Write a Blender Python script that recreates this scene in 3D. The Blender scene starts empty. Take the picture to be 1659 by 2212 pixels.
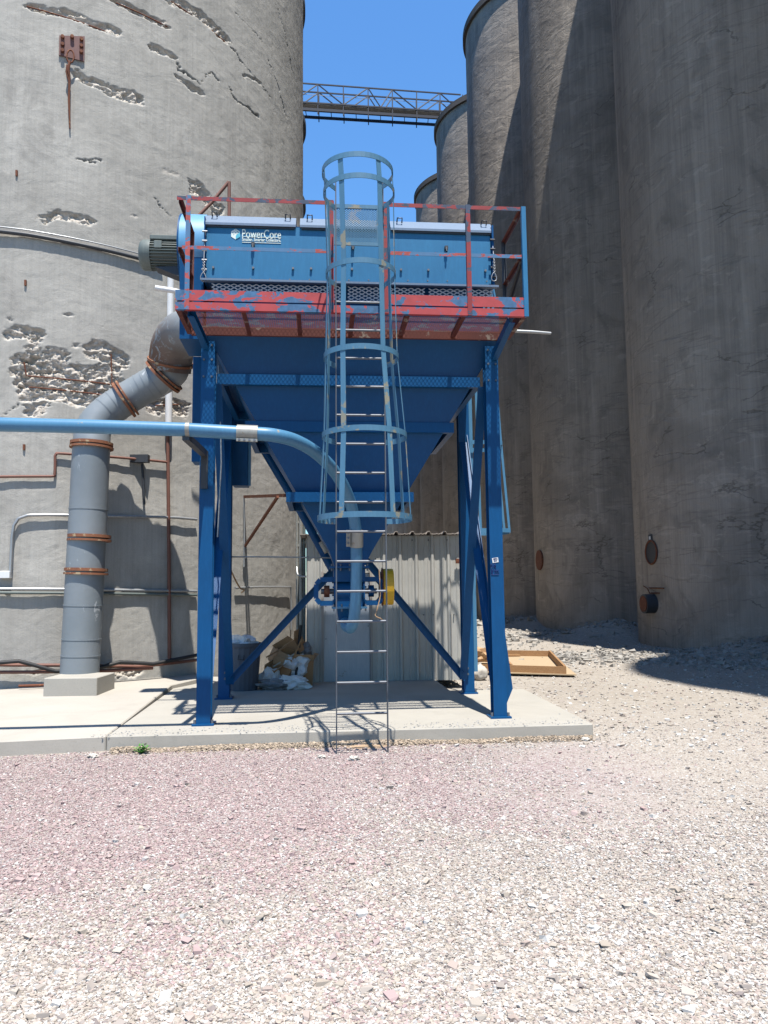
import bpy, math, random
import numpy as np
from mathutils import Vector, Matrix
R=math.radians
random.seed(7); rng=np.random.default_rng(11)
sc=bpy.context.scene
# ------------------------------------------------------------ camera, sky, sun, exposure
F=1660.;CX=829.5;CY=1106.;EYE=1.6                # photograph measured on a 1659 x 2212 grid
pit=math.atan(172/1660.);rho=.0104
fw=np.array([0,math.cos(pit),math.sin(pit)]);_u0=np.array([0,-math.sin(pit),math.cos(pit)]);_r0=np.array([1.,0,0])
rt=_r0*math.cos(rho)-_u0*math.sin(rho);up=_u0*math.cos(rho)+_r0*math.sin(rho)
O=np.array([0,0,EYE])
cam=bpy.data.objects.new('camera',bpy.data.cameras.new('camera'));sc.collection.objects.link(cam)
cam.data.sensor_fit='VERTICAL';cam.data.sensor_height=24;cam.data.sensor_width=18;cam.data.lens=24*F/2212.
cam.data.clip_start=.05;cam.data.clip_end=2000
m=Matrix(((rt[0],up[0],-fw[0],0),(rt[1],up[1],-fw[1],0),(rt[2],up[2],-fw[2],EYE),(0,0,0,1)));cam.matrix_world=m
sc.camera=cam
SD=Vector((-.085,.345,-1)).normalized()
w=bpy.data.worlds.new('World');sc.world=w;w.use_nodes=True
nt=w.node_tree;bg=nt.nodes['Background'];sky=nt.nodes.new('ShaderNodeTexSky')
sky.sky_type='NISHITA';sky.sun_disc=False;sky.sun_elevation=math.asin(-SD.z);sky.sun_rotation=math.atan2(-SD.x,-SD.y)
sky.altitude=300;sky.air_density=1.6;sky.dust_density=0;sky.ozone_density=10
tint=nt.nodes.new('ShaderNodeMix');tint.data_type='RGBA';tint.blend_type='MULTIPLY';tint.inputs[0].default_value=1;tint.inputs[7].default_value=(.74,1.0,1.16,1)
nt.links.new(sky.outputs[0],tint.inputs[6]);nt.links.new(tint.outputs[2],bg.inputs[0]);bg.inputs[1].default_value=.09
sl=bpy.data.lights.new('sun','SUN');sl.energy=5;sl.angle=R(.5);sl.color=(1,.955,.88)
so=bpy.data.objects.new('sun',sl);sc.collection.objects.link(so);so.rotation_euler=SD.to_track_quat('-Z','Y').to_euler();so.location=(5,-10,30)
sc.view_settings.view_transform='Standard';sc.view_settings.look='None';sc.view_settings.exposure=1.07;sc.view_settings.gamma=1
# ------------------------------------------------------------ measuring helpers (pixel -> point on a real plane)
def ray(x,y): return fw*F+rt*(x-CX)-up*(y-CY)
def PY(x,y,Y):
    d=ray(x,y);return O+d*(Y/d[1])
def PZ(x,y,z):
    d=ray(x,y);return O+d*((z-EYE)/d[2])
TH=.0867;OS=np.array([-2.03,8.75,0]);ex=np.array([math.cos(TH),math.sin(TH),0]);ey=np.array([-math.sin(TH),math.cos(TH),0])
def PL(x,y,yl):                                  # point in the collector's own frame, yl metres behind its front legs
    d=ray(x,y);t=((OS-O)@ey+yl)/(d@ey);p=O+d*t-OS;return np.array([p@ex,p@ey,p[2]])
def SW(p): p=np.asarray(p,float);return OS+ex*p[0]+ey*p[1]+np.array([0,0,p[2]])
def PC(x,y,c,r):                                 # point on an upright cylinder
    d=ray(x,y);a=d[0]**2+d[1]**2;b=-2*(d[0]*c[0]+d[1]*c[1]);k=c[0]**2+c[1]**2-r*r
    q=b*b-4*a*k
    t=(-b-math.sqrt(max(q,0)))/(2*a);return O+d*t
# ------------------------------------------------------------ mesh builder
def nrm(v): v=np.asarray(v,float);return v/max(1e-9,np.linalg.norm(v))
class MB:
    def __init__(s): s.v=[];s.f=[];s.sm=[]
    def add(s,vs,fs,smooth=False):
        n=len(s.v);s.v+= [tuple(map(float,q)) for q in vs];s.f+=[tuple(i+n for i in f) for f in fs];s.sm+=[smooth]*len(fs);return s
    def box(s,a,b):
        a=np.array(a,float);b=np.array(b,float);a,b=np.minimum(a,b),np.maximum(a,b)
        x0,y0,z0=a;x1,y1,z1=b
        return s.add([(x0,y0,z0),(x1,y0,z0),(x1,y1,z0),(x0,y1,z0),(x0,y0,z1),(x1,y0,z1),(x1,y1,z1),(x0,y1,z1)],
            [(0,3,2,1),(4,5,6,7),(0,1,5,4),(1,2,6,5),(2,3,7,6),(3,0,4,7)])
    def beam(s,p,q,wd,ht,upv=(0,0,1)):           # box from p to q, wd across, ht along up
        p=np.array(p,float);q=np.array(q,float);d=nrm(q-p);sx=np.cross(d,upv)
        if np.linalg.norm(sx)<1e-4: sx=np.cross(d,(0,1,0))
        sx=nrm(sx);u=nrm(np.cross(sx,d));a=sx*wd/2;b=u*ht/2
        vs=[p-a-b,p+a-b,p+a+b,p-a+b,q-a-b,q+a-b,q+a+b,q-a+b]
        return s.add(vs,[(0,1,2,3),(7,6,5,4),(0,4,5,1),(1,5,6,2),(2,6,7,3),(3,7,4,0)])
    def angle(s,p,q,wd,th,u1,u2):                # L section: legs along u1 and u2
        p=np.array(p,float);q=np.array(q,float);u1=nrm(u1)*wd;u2=nrm(u2)*wd;t1=nrm(u1)*th;t2=nrm(u2)*th
        pr=[0*u1,u1,u1+t2,t1+t2,t1+u2,u2]
        vs=[p+k for k in pr]+[q+k for k in pr]
        fs=[(i,(i+1)%6,(i+1)%6+6,i+6) for i in range(6)]+[(5,4,3,0),(3,2,1,0),(6,9,10,11),(6,7,8,9)]
        return s.add(vs,fs)
    def hsec(s,p,q,bw,dp,t,u,v,kind='H'):        # H or C section, flanges bw along u, depth dp along v
        p=np.array(p,float);q=np.array(q,float);u=nrm(u);v=nrm(v)
        def slab(cu,cv,wu,wv):
            o=u*cu+v*cv;a=u*wu/2;b=v*wv/2
            vs=[p+o-a-b,p+o+a-b,p+o+a+b,p+o-a+b,q+o-a-b,q+o+a-b,q+o+a+b,q+o-a+b]
            s.add(vs,[(0,1,2,3),(7,6,5,4),(0,4,5,1),(1,5,6,2),(2,6,7,3),(3,7,4,0)])
        slab(0,-dp/2+t/2,bw,t);slab(0,dp/2-t/2,bw,t);slab(0 if kind=='H' else -bw/2+t/2,0,t,dp-2*t-.001)
        return s
    def tube(s,pts,r,n=12,cap=True,closed=False):
        pts=[np.array(p,float) for p in pts];m=len(pts);rs=r if hasattr(r,'__len__') else [r]*m
        rings=[];pu=None
        for i,p in enumerate(pts):
            if closed: d=pts[(i+1)%m]-pts[i-1]
            else: d=pts[min(i+1,m-1)]-pts[max(i-1,0)]
            d=nrm(d)
            if pu is None:
                a=np.array([0,0,1.]) if abs(d[2])<.9 else np.array([1.,0,0]);pu=nrm(np.cross(d,a))
            pu=nrm(pu-d*(pu@d));pv=np.cross(d,pu)
            rings.append([p+rs[i]*(pu*math.cos(2*math.pi*k/n)+pv*math.sin(2*math.pi*k/n)) for k in range(n)])
        vs=[q for rg in rings for q in rg];fs=[]
        for i in range(m if closed else m-1):
            j=(i+1)%m
            for k in range(n): fs.append((i*n+k,i*n+(k+1)%n,j*n+(k+1)%n,j*n+k))
        s.add(vs,fs,True)
        if cap and not closed: s.add(rings[0],[tuple(range(n))[::-1]]);s.add(rings[-1],[tuple(range(n))])
        return s
    def cyl(s,p,q,r,n=24,r2=None): 
        return s.tube([p,q],[r,r if r2 is None else r2],n)
    def prism(s,poly,off):                       # polygon (3d points) pushed along off
        off=np.array(off,float);n=len(poly);vs=[np.array(p,float) for p in poly];vs+= [v+off for v in vs]
        return s.add(vs,[tuple(range(n))[::-1],tuple(range(n,2*n))]+[(i,(i+1)%n,(i+1)%n+n,i+n) for i in range(n)])
    def build(s,name,mat,parent=None,world=None,bevel=0):
        me=bpy.data.meshes.new(name);v=np.array(s.v,float)
        if parent is not None and parent.name in FR:
            loc,rz,loc_mode=FR[parent.name]
            wd=(not loc_mode) if world is None else world
            if wd:
                v=v-np.array(loc);c,sn=math.cos(-rz),math.sin(-rz)
                v=np.stack([v[:,0]*c-v[:,1]*sn,v[:,0]*sn+v[:,1]*c,v[:,2]],1)
        me.from_pydata([tuple(q) for q in v],[],s.f);me.polygons.foreach_set('use_smooth',s.sm);me.validate();me.update()
        o=bpy.data.objects.new(name,me);sc.collection.objects.link(o)
        if mat: me.materials.append(mat)
        if parent is not None:
            o.parent=parent
            if parent.name in FR: FR[o.name]=FR[parent.name]
        if bevel:
            b=o.modifiers.new('bevel','BEVEL');b.width=bevel;b.segments=1;b.limit_method='ANGLE';b.angle_limit=.6
        return o
FR={}
def thing(name,label,cat,loc=(0,0,0),rz=0,group=None,local=False):
    o=bpy.data.objects.new(name,None);sc.collection.objects.link(o);o.location=loc;o.rotation_euler=(0,0,rz);o.empty_display_size=.2
    o['label']=label;o['category']=cat
    if group:o['group']=group
    FR[o.name]=(tuple(loc),rz,local);return o
def tag(o,label,cat,group=None):
    o['label']=label;o['category']=cat
    if group:o['group']=group
    return o
def struct(o,kind='structure'): o['kind']=kind;return o
def recenter(o):                                 # put a single-mesh thing's origin at its base
    me=o.data;n=len(me.vertices);a=np.empty(n*3);me.vertices.foreach_get('co',a);a=a.reshape(-1,3)
    c=np.array([(a[:,0].min()+a[:,0].max())/2,(a[:,1].min()+a[:,1].max())/2,a[:,2].min()])
    me.vertices.foreach_set('co',(a-c).ravel());me.update();o.location=tuple(c);return o
def solo(mb,name,mat,label,cat,group=None,bevel=0): return tag(recenter(mb.build(name,mat,bevel=bevel)),label,cat,group)
def catmull(pts,n=8):
    P=[np.array(p,float) for p in pts];P=[2*P[0]-P[1]]+P+[2*P[-1]-P[-2]];out=[]
    for i in range(1,len(P)-2):
        for k in range(n):
            t=k/n;a,b,c,d=P[i-1],P[i],P[i+1],P[i+2]
            out.append(.5*(2*b+(c-a)*t+(2*a-5*b+4*c-d)*t*t+(3*b-a-3*c+d)*t**3))
    out.append(P[-2]);return out
# ------------------------------------------------------------ materials
KA=.68
class NT:
    def __init__(s,name):
        s.m=bpy.data.materials.new(name);s.m.use_nodes=True;s.t=s.m.node_tree;s.b=s.t.nodes['Principled BSDF'];s.o=None
    def n(s,ty,**kw):
        x=s.t.nodes.new(ty)
        for k,v in kw.items(): setattr(x,k,v)
        return x
    def l(s,a,b): s.t.links.new(a,b)
    def co(s,scale=(1,1,1),gen='Object'):
        c=s.n('ShaderNodeTexCoord');mp=s.n('ShaderNodeMapping');s.l(c.outputs[gen],mp.inputs[0]);mp.inputs['Scale'].default_value=scale;return mp.outputs[0]
    def noise(s,scale,detail=4,rough=.55,vec=None,dist=0):
        x=s.n('ShaderNodeTexNoise');x.inputs['Scale'].default_value=scale;x.inputs['Detail'].default_value=detail;x.inputs['Roughness'].default_value=rough;x.inputs['Distortion'].default_value=dist
        s.l(vec if vec is not None else s.co(),x.inputs['Vector']);return x.outputs['Fac']
    def ramp(s,fac,stops,interp='LINEAR'):
        x=s.n('ShaderNodeValToRGB');x.color_ramp.interpolation=interp;e=x.color_ramp.elements
        while len(e)<len(stops): e.new(.5)
        for k,(p,c) in enumerate(stops):
            e[k].position=p;e[k].color=(c,c,c,1) if not hasattr(c,'__len__') else (*c,1)
        s.l(fac,x.inputs[0]);return x.outputs[0]
    def mix(s,fac,a,b,mode='MIX'):
        x=s.n('ShaderNodeMix',data_type='RGBA',blend_type=mode)
        for sock,v in ((x.inputs[0],fac),(x.inputs[6],a),(x.inputs[7],b)):
            if isinstance(v,(int,float)): sock.default_value=v
            elif isinstance(v,tuple): sock.default_value=(*v,1)
            else: s.l(v,sock)
        return x.outputs[2]
    def math(s,op,a,b=0):
        x=s.n('ShaderNodeMath',operation=op)
        for i,v in enumerate((a,b)):
            if isinstance(v,(int,float)): x.inputs[i].default_value=v
            else: s.l(v,x.inputs[i])
        return x.outputs[0]
    def bump(s,h,strength=.3,dist=.01,prev=None):
        x=s.n('ShaderNodeBump');x.inputs['Strength'].default_value=strength;x.inputs['Distance'].default_value=dist;s.l(h,x.inputs['Height'])
        if prev is not None: s.l(prev,x.inputs['Normal'])
        s.l(x.outputs[0],s.b.inputs['Normal']);return x.outputs[0]
    def col(s,c):                                # KA brings every albedo to the exposure set above
        if isinstance(c,tuple): s.b.inputs['Base Color'].default_value=(*[x*KA for x in c],1)
        else: s.l(s.mix(1,c,(KA,KA,KA),'MULTIPLY'),s.b.inputs['Base Color'])
    def set(s,rough=.6,metal=0,spec=.5):
        s.b.inputs['Roughness'].default_value=rough;s.b.inputs['Metallic'].default_value=metal;s.b.inputs['Specular IOR Level'].default_value=spec*.7;return s.m
def paint(name,c,c2=None,rough=.45,metal=0,wear=None,wearc=(.25,.1,.05),sc_=6,bump=.05,spec=.5):
    t=NT(name);c2=c2 or tuple(x*.75 for x in c)
    k=t.mix(t.ramp(t.noise(1.3,5,.6),[(.3,0),(.7,1)]),c,c2)
    k=t.mix(t.ramp(t.noise(40,3,.6,t.co((1,1,.15))),[(.45,0),(.75,.35)]),k,tuple(min(1,x*1.25+.004) for x in c))
    if wear: k=t.mix(t.ramp(t.noise(sc_,6,.62),[(wear,0),(wear+.03,1)]),k,wearc)
    t.col(k);t.bump(t.noise(25,4,.6),bump,.004);return t.set(rough,metal,spec)
def peel(name,c1,c2,thr=.5,scale=5):             # peeling coat c1 over c2
    t=NT(name);n=t.noise(scale,7,.62,t.co((1,1,1.6)),.4);msk=t.ramp(n,[(thr,0),(thr+.012,1)])
    a=t.mix(t.ramp(t.noise(9,5,.6),[(.3,0),(.7,1)]),c1,tuple(x*.8 for x in c1))
    b=t.mix(t.ramp(t.noise(14,5,.6),[(.35,0),(.7,1)]),c2,tuple(x*.6 for x in c2))
    t.col(t.mix(msk,a,b));t.bump(msk,-.25,.003);return t.set(.62)
M={}
M['blue']=paint('structure_blue',(.0035,.082,.235),(.006,.068,.19),.42,wear=.735,wearc=(.12,.06,.04),sc_=9,spec=.25)
M['panel_blue']=paint('panel_blue',(.03,.185,.36),(.024,.15,.31),.42)
M['pipe_blue']=paint('pipe_blue',(.085,.24,.40),(.065,.20,.35),.4,wear=.70,wearc=(.35,.3,.22))
M['cage_blue']=paint('cage_blue',(.085,.215,.33),(.065,.175,.28),.5,wear=.58,wearc=(.27,.26,.20),sc_=2.6)
M['drum_blue']=paint('drum_blue',(.13,.35,.58),(.12,.32,.54),.4)
M['lid']=paint('lid_paint',(.17,.235,.33),(.14,.20,.29),.45)
M['red_blue']=peel('peeling_red_paint',(.47,.06,.065),(.055,.165,.33),.515,4.5)
M['rail_red_shaded']=peel('shaded_worn_rail_paint',(.30,.03,.035),(.04,.07,.13),.52,5)  # peeling red paint, its tone darkened for the shade on the rails
M['blue_red']=peel('blue_over_red_paint',(.07,.19,.36),(.46,.08,.07),.52,7)
M['red_dark']=paint('red_oxide',(.15,.038,.026),(.11,.028,.02),.65,wear=.6,wearc=(.28,.22,.18))
M['grate_red']=peel('worn_grating_red',(.24,.07,.05),(.24,.19,.16),.54,6)
M['rust']=paint('rust',(.19,.065,.032),(.13,.045,.025),.85,wear=.6,wearc=(.3,.13,.06),sc_=14)
M['rust_flange']=paint('rusty_flange',(.30,.12,.06),(.20,.075,.04),.8,wear=.58,wearc=(.45,.33,.2),sc_=11)
M['brown_pipe']=paint('brown_pipe',(.21,.09,.065),(.16,.07,.05),.6)
M['galv']=paint('galvanised',(.46,.47,.48),(.36,.37,.38),.38,.55)
M['steel']=paint('bare_steel',(.20,.215,.24),(.13,.14,.165),.5,.25)
M['rail_steel']=paint('dull_steel',(.16,.175,.20),(.10,.11,.13),.45,.5)
M['silver']=paint('zinc_plate',(.38,.375,.34),(.30,.295,.27),.45,.3,wear=.62,wearc=(.3,.25,.2),sc_=20)
M['white']=paint('white_plastic',(.80,.80,.80),(.68,.69,.70),.5)
M['yellow']=paint('yellow_guard',(.72,.42,.02),(.6,.34,.015),.5)
M['motor_grey']=paint('motor_grey',(.15,.18,.17),(.11,.13,.125),.5)
M['black']=paint('black_rubber',(.025,.025,.028),(.02,.02,.02),.6)
M['dark_steel']=paint('dark_steel',(.05,.055,.065),(.035,.04,.05),.5)
M['truss']=paint('truss_steel',(.02,.024,.04),(.015,.018,.03),.6)
M['wood']=None
def mat_concrete(name,c,c2,dark,spall=False,streak=1.,big=.35,bumps=.35,crack=0):
    t=NT(name)
    k=t.mix(t.ramp(t.noise(big,6,.62,None,.6),[(.32,0),(.68,1)]),c,c2)
    k=t.mix(t.ramp(t.noise(24,4,.6,t.co((1,1,.02))),[(.42,0),(.72,.5*streak)]),k,dark)
    k=t.mix(t.ramp(t.noise(1.1,7,.7,t.co((1,1,.6)),1.0),[(.52,0),(.70,.6)]),k,dark)
    k=t.mix(t.ramp(t.noise(60,3,.6),[(.45,0),(.8,.5)]),k,tuple(x*.62 for x in c))
    if crack==.45:
        k=t.mix(t.ramp(t.noise(.45,3,.5,None,1.2),[(.52,0),(.64,.38)]),k,dark);k=t.mix(t.ramp(t.noise(.8,7,.7,t.co((1,1,2.2)),1.5),[(.58,0),(.62,.35)]),k,tuple(min(1,x*1.25) for x in c))
        k=t.mix(t.ramp(t.noise(1.2,6,.7,t.co((.5,.5,2.4)),.8),[(.64,0),(.68,.45)]),k,dark)
    h=t.math('ADD',t.math('MULTIPLY',t.noise(30,3,.5,t.co((1,1,.02))),.9),t.noise(45,5,.7))
    if crack:
        k=t.mix(t.ramp(t.noise(1.6,5,.65,t.co((1,1,.04))),[(.50,0),(.70,.5)]),k,dark);k=t.mix(t.ramp(t.noise(2.3,5,.65,t.co((1,1,.03))),[(.56,0),(.72,.4)]),k,tuple(min(1,x*1.3) for x in c))
        v=t.n('ShaderNodeTexVoronoi',feature='DISTANCE_TO_EDGE');v.inputs['Scale'].default_value=.33
        nz=t.n('ShaderNodeTexNoise');nz.inputs['Scale'].default_value=2.2;nz.inputs['Detail'].default_value=6
        cc=t.co((1,1,2.6));t.l(cc,nz.inputs['Vector']);va=t.n('ShaderNodeVectorMath',operation='ADD');t.l(cc,va.inputs[0])
        vs_=t.n('ShaderNodeVectorMath',operation='SCALE');t.l(nz.outputs['Color'],vs_.inputs[0]);vs_.inputs['Scale'].default_value=.9;t.l(vs_.outputs[0],va.inputs[1]);t.l(va.outputs[0],v.inputs['Vector'])
        cr=t.ramp(v.outputs['Distance'],[(.004,1),(.012,0)])
        cr=t.math('MULTIPLY',cr,t.ramp(t.noise(.5,2,.5),[(.56,0),(.62,1)]))
        k=t.mix(t.math('MULTIPLY',cr,crack),k,tuple(x*.3 for x in dark));h=t.math('SUBTRACT',h,t.math('MULTIPLY',cr,1.5))
    if spall:
        a=t.n('ShaderNodeAttribute',attribute_name='spall')
        ag=t.ramp(t.noise(30,5,.7),[(.3,(.44,.39,.34)),(.5,(.62,.56,.49)),(.7,(.72,.66,.59))])
        k=t.mix(a.outputs['Fac'],k,ag)
        a2=t.n('ShaderNodeAttribute',attribute_name='stain');k=t.mix(a2.outputs['Fac'],k,tuple(x*.55 for x in dark))
    if crack:
        lf=t.ramp(t.noise(1.6,4,.55,t.co((.10,.10,.8)),.3),[(.494,0),(.503,1),(.512,0)]);k=t.mix(t.math('MULTIPLY',lf,.45),k,dark);h=t.math('SUBTRACT',h,t.math('MULTIPLY',lf,.8))
    t.col(k);b0=t.bump(h,bumps,.012);t.bump(t.noise(1.3,6,.6,t.co((1,1,1.6)),.6),.55,.10 if crack else .03,b0);return t.set(.92,0,.25)
M['concrete_left']=mat_concrete('weathered_pale_concrete',(.53,.51,.47),(.38,.365,.335),(.25,.24,.22),True,.5,.5)
M['concrete_pale']=mat_concrete('pale_concrete',(.48,.465,.43),(.40,.39,.36),(.27,.26,.24),False,crack=.8)
M['concrete_right']=mat_concrete('stained_brown_concrete',(.50,.44,.375),(.39,.345,.30),(.215,.19,.165),False,.7,.28,.6,crack=.45)
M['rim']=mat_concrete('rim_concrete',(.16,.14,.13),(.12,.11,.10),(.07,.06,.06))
def mat_slab(name,c):
    t=NT(name);k=t.mix(t.ramp(t.noise(1.1,6,.6,None,.5),[(.3,0),(.7,1)]),c,tuple(x*.86 for x in c))
    k=t.mix(t.ramp(t.noise(60,3,.7),[(.5,0),(.8,.35)]),k,tuple(x*.6 for x in c));k=t.mix(t.ramp(t.noise(4,7,.75,None,1.5),[(.60,0),(.72,.4)]),k,tuple(x*.6 for x in c))
    k=t.mix(t.ramp(t.noise(.7,4,.6,None,1.4),[(.55,0),(.62,.22)]),k,tuple(x*.7 for x in c));k=t.mix(t.ramp(t.noise(14,5,.75),[(.66,0),(.72,.35)]),k,tuple(x*.45 for x in c))
    t.col(k);t.bump(t.noise(70,4,.7),.3,.006);return t.set(.9,0,.2)
M['slab']=mat_slab('slab_concrete',(.46,.435,.385));M['slab_b']=mat_slab('slab_concrete_left',(.50,.465,.41))
def mat_wood(name,c,c2):
    t=NT(name);g=t.noise(6,6,.6,t.co((1,14,14)),1.2);t.col(t.mix(t.ramp(g,[(.35,0),(.62,1)]),c,c2));t.bump(g,.2,.004);return t.set(.75)
M['wood']=mat_wood('new_lumber',(.46,.27,.13),(.32,.17,.075));M['ply']=mat_wood('plywood',(.52,.40,.26),(.42,.31,.19))
M['card']=paint('cardboard',(.46,.25,.12),(.36,.19,.09),.9);M['card2']=paint('cardboard_light',(.56,.36,.2),(.44,.27,.15),.9)
M['bag']=paint('plastic_bag',(.78,.78,.78),(.62,.63,.64),.35,bump=.4);M['bag_grey']=paint('grey_bag',(.24,.24,.25),(.15,.15,.16),.4,bump=.4)
M['ink']=paint('marker_ink',(.01,.02,.16),None,.6);M['logo']=paint('logo_white',(.80,.92,.86),None,.5);M['logo_cyan']=paint('logo_cyan',(.10,.55,.72),None,.5)
M['rock']=mat_slab('white_rock',(.62,.58,.52));M['leaf']=paint('leaf',(.10,.30,.05),(.06,.2,.03),.6);M['dirt']=mat_slab('tan_dirt',(.46,.33,.22))
M['trash']=paint('grey_can',(.10,.12,.15),(.08,.09,.12),.6)
M['siding']=paint('pale_siding',(.53,.515,.475),(.44,.43,.40),.5,.15);M['siding_top']=paint('tan_siding',(.40,.35,.31),(.33,.29,.26),.6)
M['door']=paint('door_sheet',(.40,.44,.50),(.33,.37,.43),.4,.35,wear=.68,wearc=(.22,.2,.2))
def mat_duct():
    t=NT('duct_paint');k=t.mix(t.ramp(t.noise(1.6,5,.6),[(.3,0),(.7,1)]),(.225,.26,.285),(.28,.31,.335))
    k=t.mix(t.ramp(t.noise(5,7,.7,t.co((1,1,.3)),1.2),[(.63,0),(.66,1)]),k,(.52,.55,.57))
    a=t.n('ShaderNodeAttribute',attribute_name='rusty');k=t.mix(t.math('MULTIPLY',a.outputs['Fac'],t.ramp(t.noise(7,7,.7,None,1),[(.40,0),(.46,1)])),k,(.15,.08,.05))
    t.col(k);t.bump(t.noise(12,4,.6),.15,.01);return t.set(.5,.15)
M['duct']=mat_duct()
# ground
def mat_ground():
    t=NT('gravel_ground');geo=t.n('ShaderNodeNewGeometry');pos=geo.outputs['Position']
    def vor(sc_):
        v=t.n('ShaderNodeTexVoronoi');v.inputs['Scale'].default_value=sc_;t.l(pos,v.inputs['Vector']);return v
    v=vor(75);sep=t.n('ShaderNodeSeparateColor');t.l(v.outputs['Color'],sep.inputs[0])
    pal=t.ramp(sep.outputs[0],[(0,(.24,.21,.18)),(.12,(.35,.30,.26)),(.35,(.41,.36,.31)),(.6,(.45,.40,.35)),(.82,(.49,.45,.40)),(.95,(.57,.55,.51))])
    pnk=t.ramp(sep.outputs[1],[(0,(.19,.13,.13)),(.15,(.32,.25,.245)),(.45,(.39,.315,.305)),(.75,(.43,.365,.35)),(.95,(.54,.51,.49))])
    # pink stone band in front of the slab, fading right and near
    sx=t.n('ShaderNodeSeparateXYZ');t.l(pos,sx.inputs[0]);X=sx.outputs[0];Y=sx.outputs[1]
    nz=t.math('MULTIPLY',t.math('SUBTRACT',t.noise(.9,4,.6,pos),.5),3.4)
    yy=t.math('ADD',t.math('ADD',Y,nz),t.math('MULTIPLY',X,-.35))
    band=t.math('MULTIPLY',t.ramp(t.math('DIVIDE',yy,10),[(.40,0),(.56,1)]),t.ramp(t.math('DIVIDE',t.math('SUBTRACT',Y,t.math('MULTIPLY',X,.09)),10),[(.78,1),(.83,0)]))
    band=t.math('MULTIPLY',band,t.ramp(t.math('DIVIDE',t.math('ADD',X,nz),10),[(.10,1),(.28,0)]))
    k=t.mix(band,pal,pnk)
    far=t.ramp(t.math('DIVIDE',Y,20),[(.42,0),(.55,1)])
    farc=t.mix(t.ramp(t.noise(.5,7,.65,pos,.8),[(.35,0),(.65,1)]),(.38,.335,.28),(.45,.41,.355))
    farc=t.mix(t.ramp(t.noise(9,6,.75,pos),[(.42,0),(.62,.75)]),farc,(.28,.25,.22));farc=t.mix(t.ramp(t.noise(16,5,.7,pos,1),[(.58,0),(.64,1)]),farc,(.58,.57,.56))
    k=t.mix(t.math('MULTIPLY',far,.8),k,farc)
    k=t.mix(t.ramp(t.noise(.35,5,.6,pos),[(.45,0),(.7,.3)]),k,(.33,.29,.25))
    t.col(k)
    h=t.math('SUBTRACT',1,v.outputs['Distance']);b=t.bump(h,.5,.01)
    t.bump(t.noise(6,7,.75,pos),.6,.035,b);return t.set(.95,0,.15)
M['ground']=mat_ground()
def mat_stone():
    t=NT('gravel_stones');a=t.n('ShaderNodeAttribute',attribute_name='col');t.col(a.outputs['Color']);return t.set(.85,0,.2)
M['stone']=mat_stone()
# ------------------------------------------------------------ numpy noise
def vnoise(x,y,seed):
    g=np.random.default_rng(seed).random((256,256));xi=np.floor(x).astype(int);yi=np.floor(y).astype(int);fx=x-xi;fy=y-yi
    fx=fx*fx*(3-2*fx);fy=fy*fy*(3-2*fy);a=g[xi%256,yi%256];b=g[(xi+1)%256,yi%256];c=g[xi%256,(yi+1)%256];d=g[(xi+1)%256,(yi+1)%256]
    return (a*(1-fx)+b*fx)*(1-fy)+(c*(1-fx)+d*fx)*fy-.5
def fbm(x,y,seed,o=5,g=.55):
    s=0;a=1
    for i in range(o): s=s+a*vnoise(x*2**i+17.3*i,y*2**i+9.1*i,seed+i);a*=g
    return s
def raw_mesh(name,v,f,mat,smooth=False):
    me=bpy.data.meshes.new(name);n=len(v);m=len(f);k=f.shape[1]
    me.vertices.add(n);me.vertices.foreach_set('co',v.astype(np.float32).ravel())
    me.loops.add(m*k);me.loops.foreach_set('vertex_index',f.astype(np.int32).ravel())
    me.polygons.add(m);me.polygons.foreach_set('loop_start',np.arange(0,m*k,k,dtype=np.int32));me.polygons.foreach_set('loop_total',np.full(m,k,np.int32))
    me.polygons.foreach_set('use_smooth',np.full(m,smooth));me.update(calc_edges=True);me.materials.append(mat)
    o=bpy.data.objects.new(name,me);sc.collection.objects.link(o);return o
# ------------------------------------------------------------ ground
HEAPS=[(7.6,25.8,1.6,1.3,.55),(9.9,18.9,1.8,.9,.42),(11.5,17.8,2,1.2,.55),(7.0,33.5,1.5,1.5,.45),(6.2,37,1.5,2,.3)]
def gh(x,y):
    h=0*x
    for a,b,sx,sy,hh in HEAPS: h=h+hh*np.exp(-((x-a)/sx)**2-((y-b)/sy)**2)
    return h+fbm(x*.35,y*.35,3,3)*.035*np.clip((y-9)/4,0,1)
def axis(bps):
    out=[]
    for a,b,st in bps: out+=list(np.arange(a,b,st))
    return np.array(out+[bps[-1][1]])
gx=axis([(-900,-60,120),(-60,-12,6),(-12,2,1),(2,14,.15),(14,60,4),(60,900,120)]);gy=axis([(-60,-4,8),(-4,12,.8),(12,40,.15),(40,80,4),(80,1400,120)])
X,Y=np.meshgrid(gx,gy);V=np.stack([X,Y,gh(X,Y)],-1).reshape(-1,3);nx=len(gx);ny=len(gy)
ii=(np.arange(ny-1)[:,None]*nx+np.arange(nx-1)[None]).ravel();Fq=np.stack([ii,ii+1,ii+nx+1,ii+nx],1)
g=raw_mesh('ground',V,Fq,M['ground'],True);struct(g)
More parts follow.
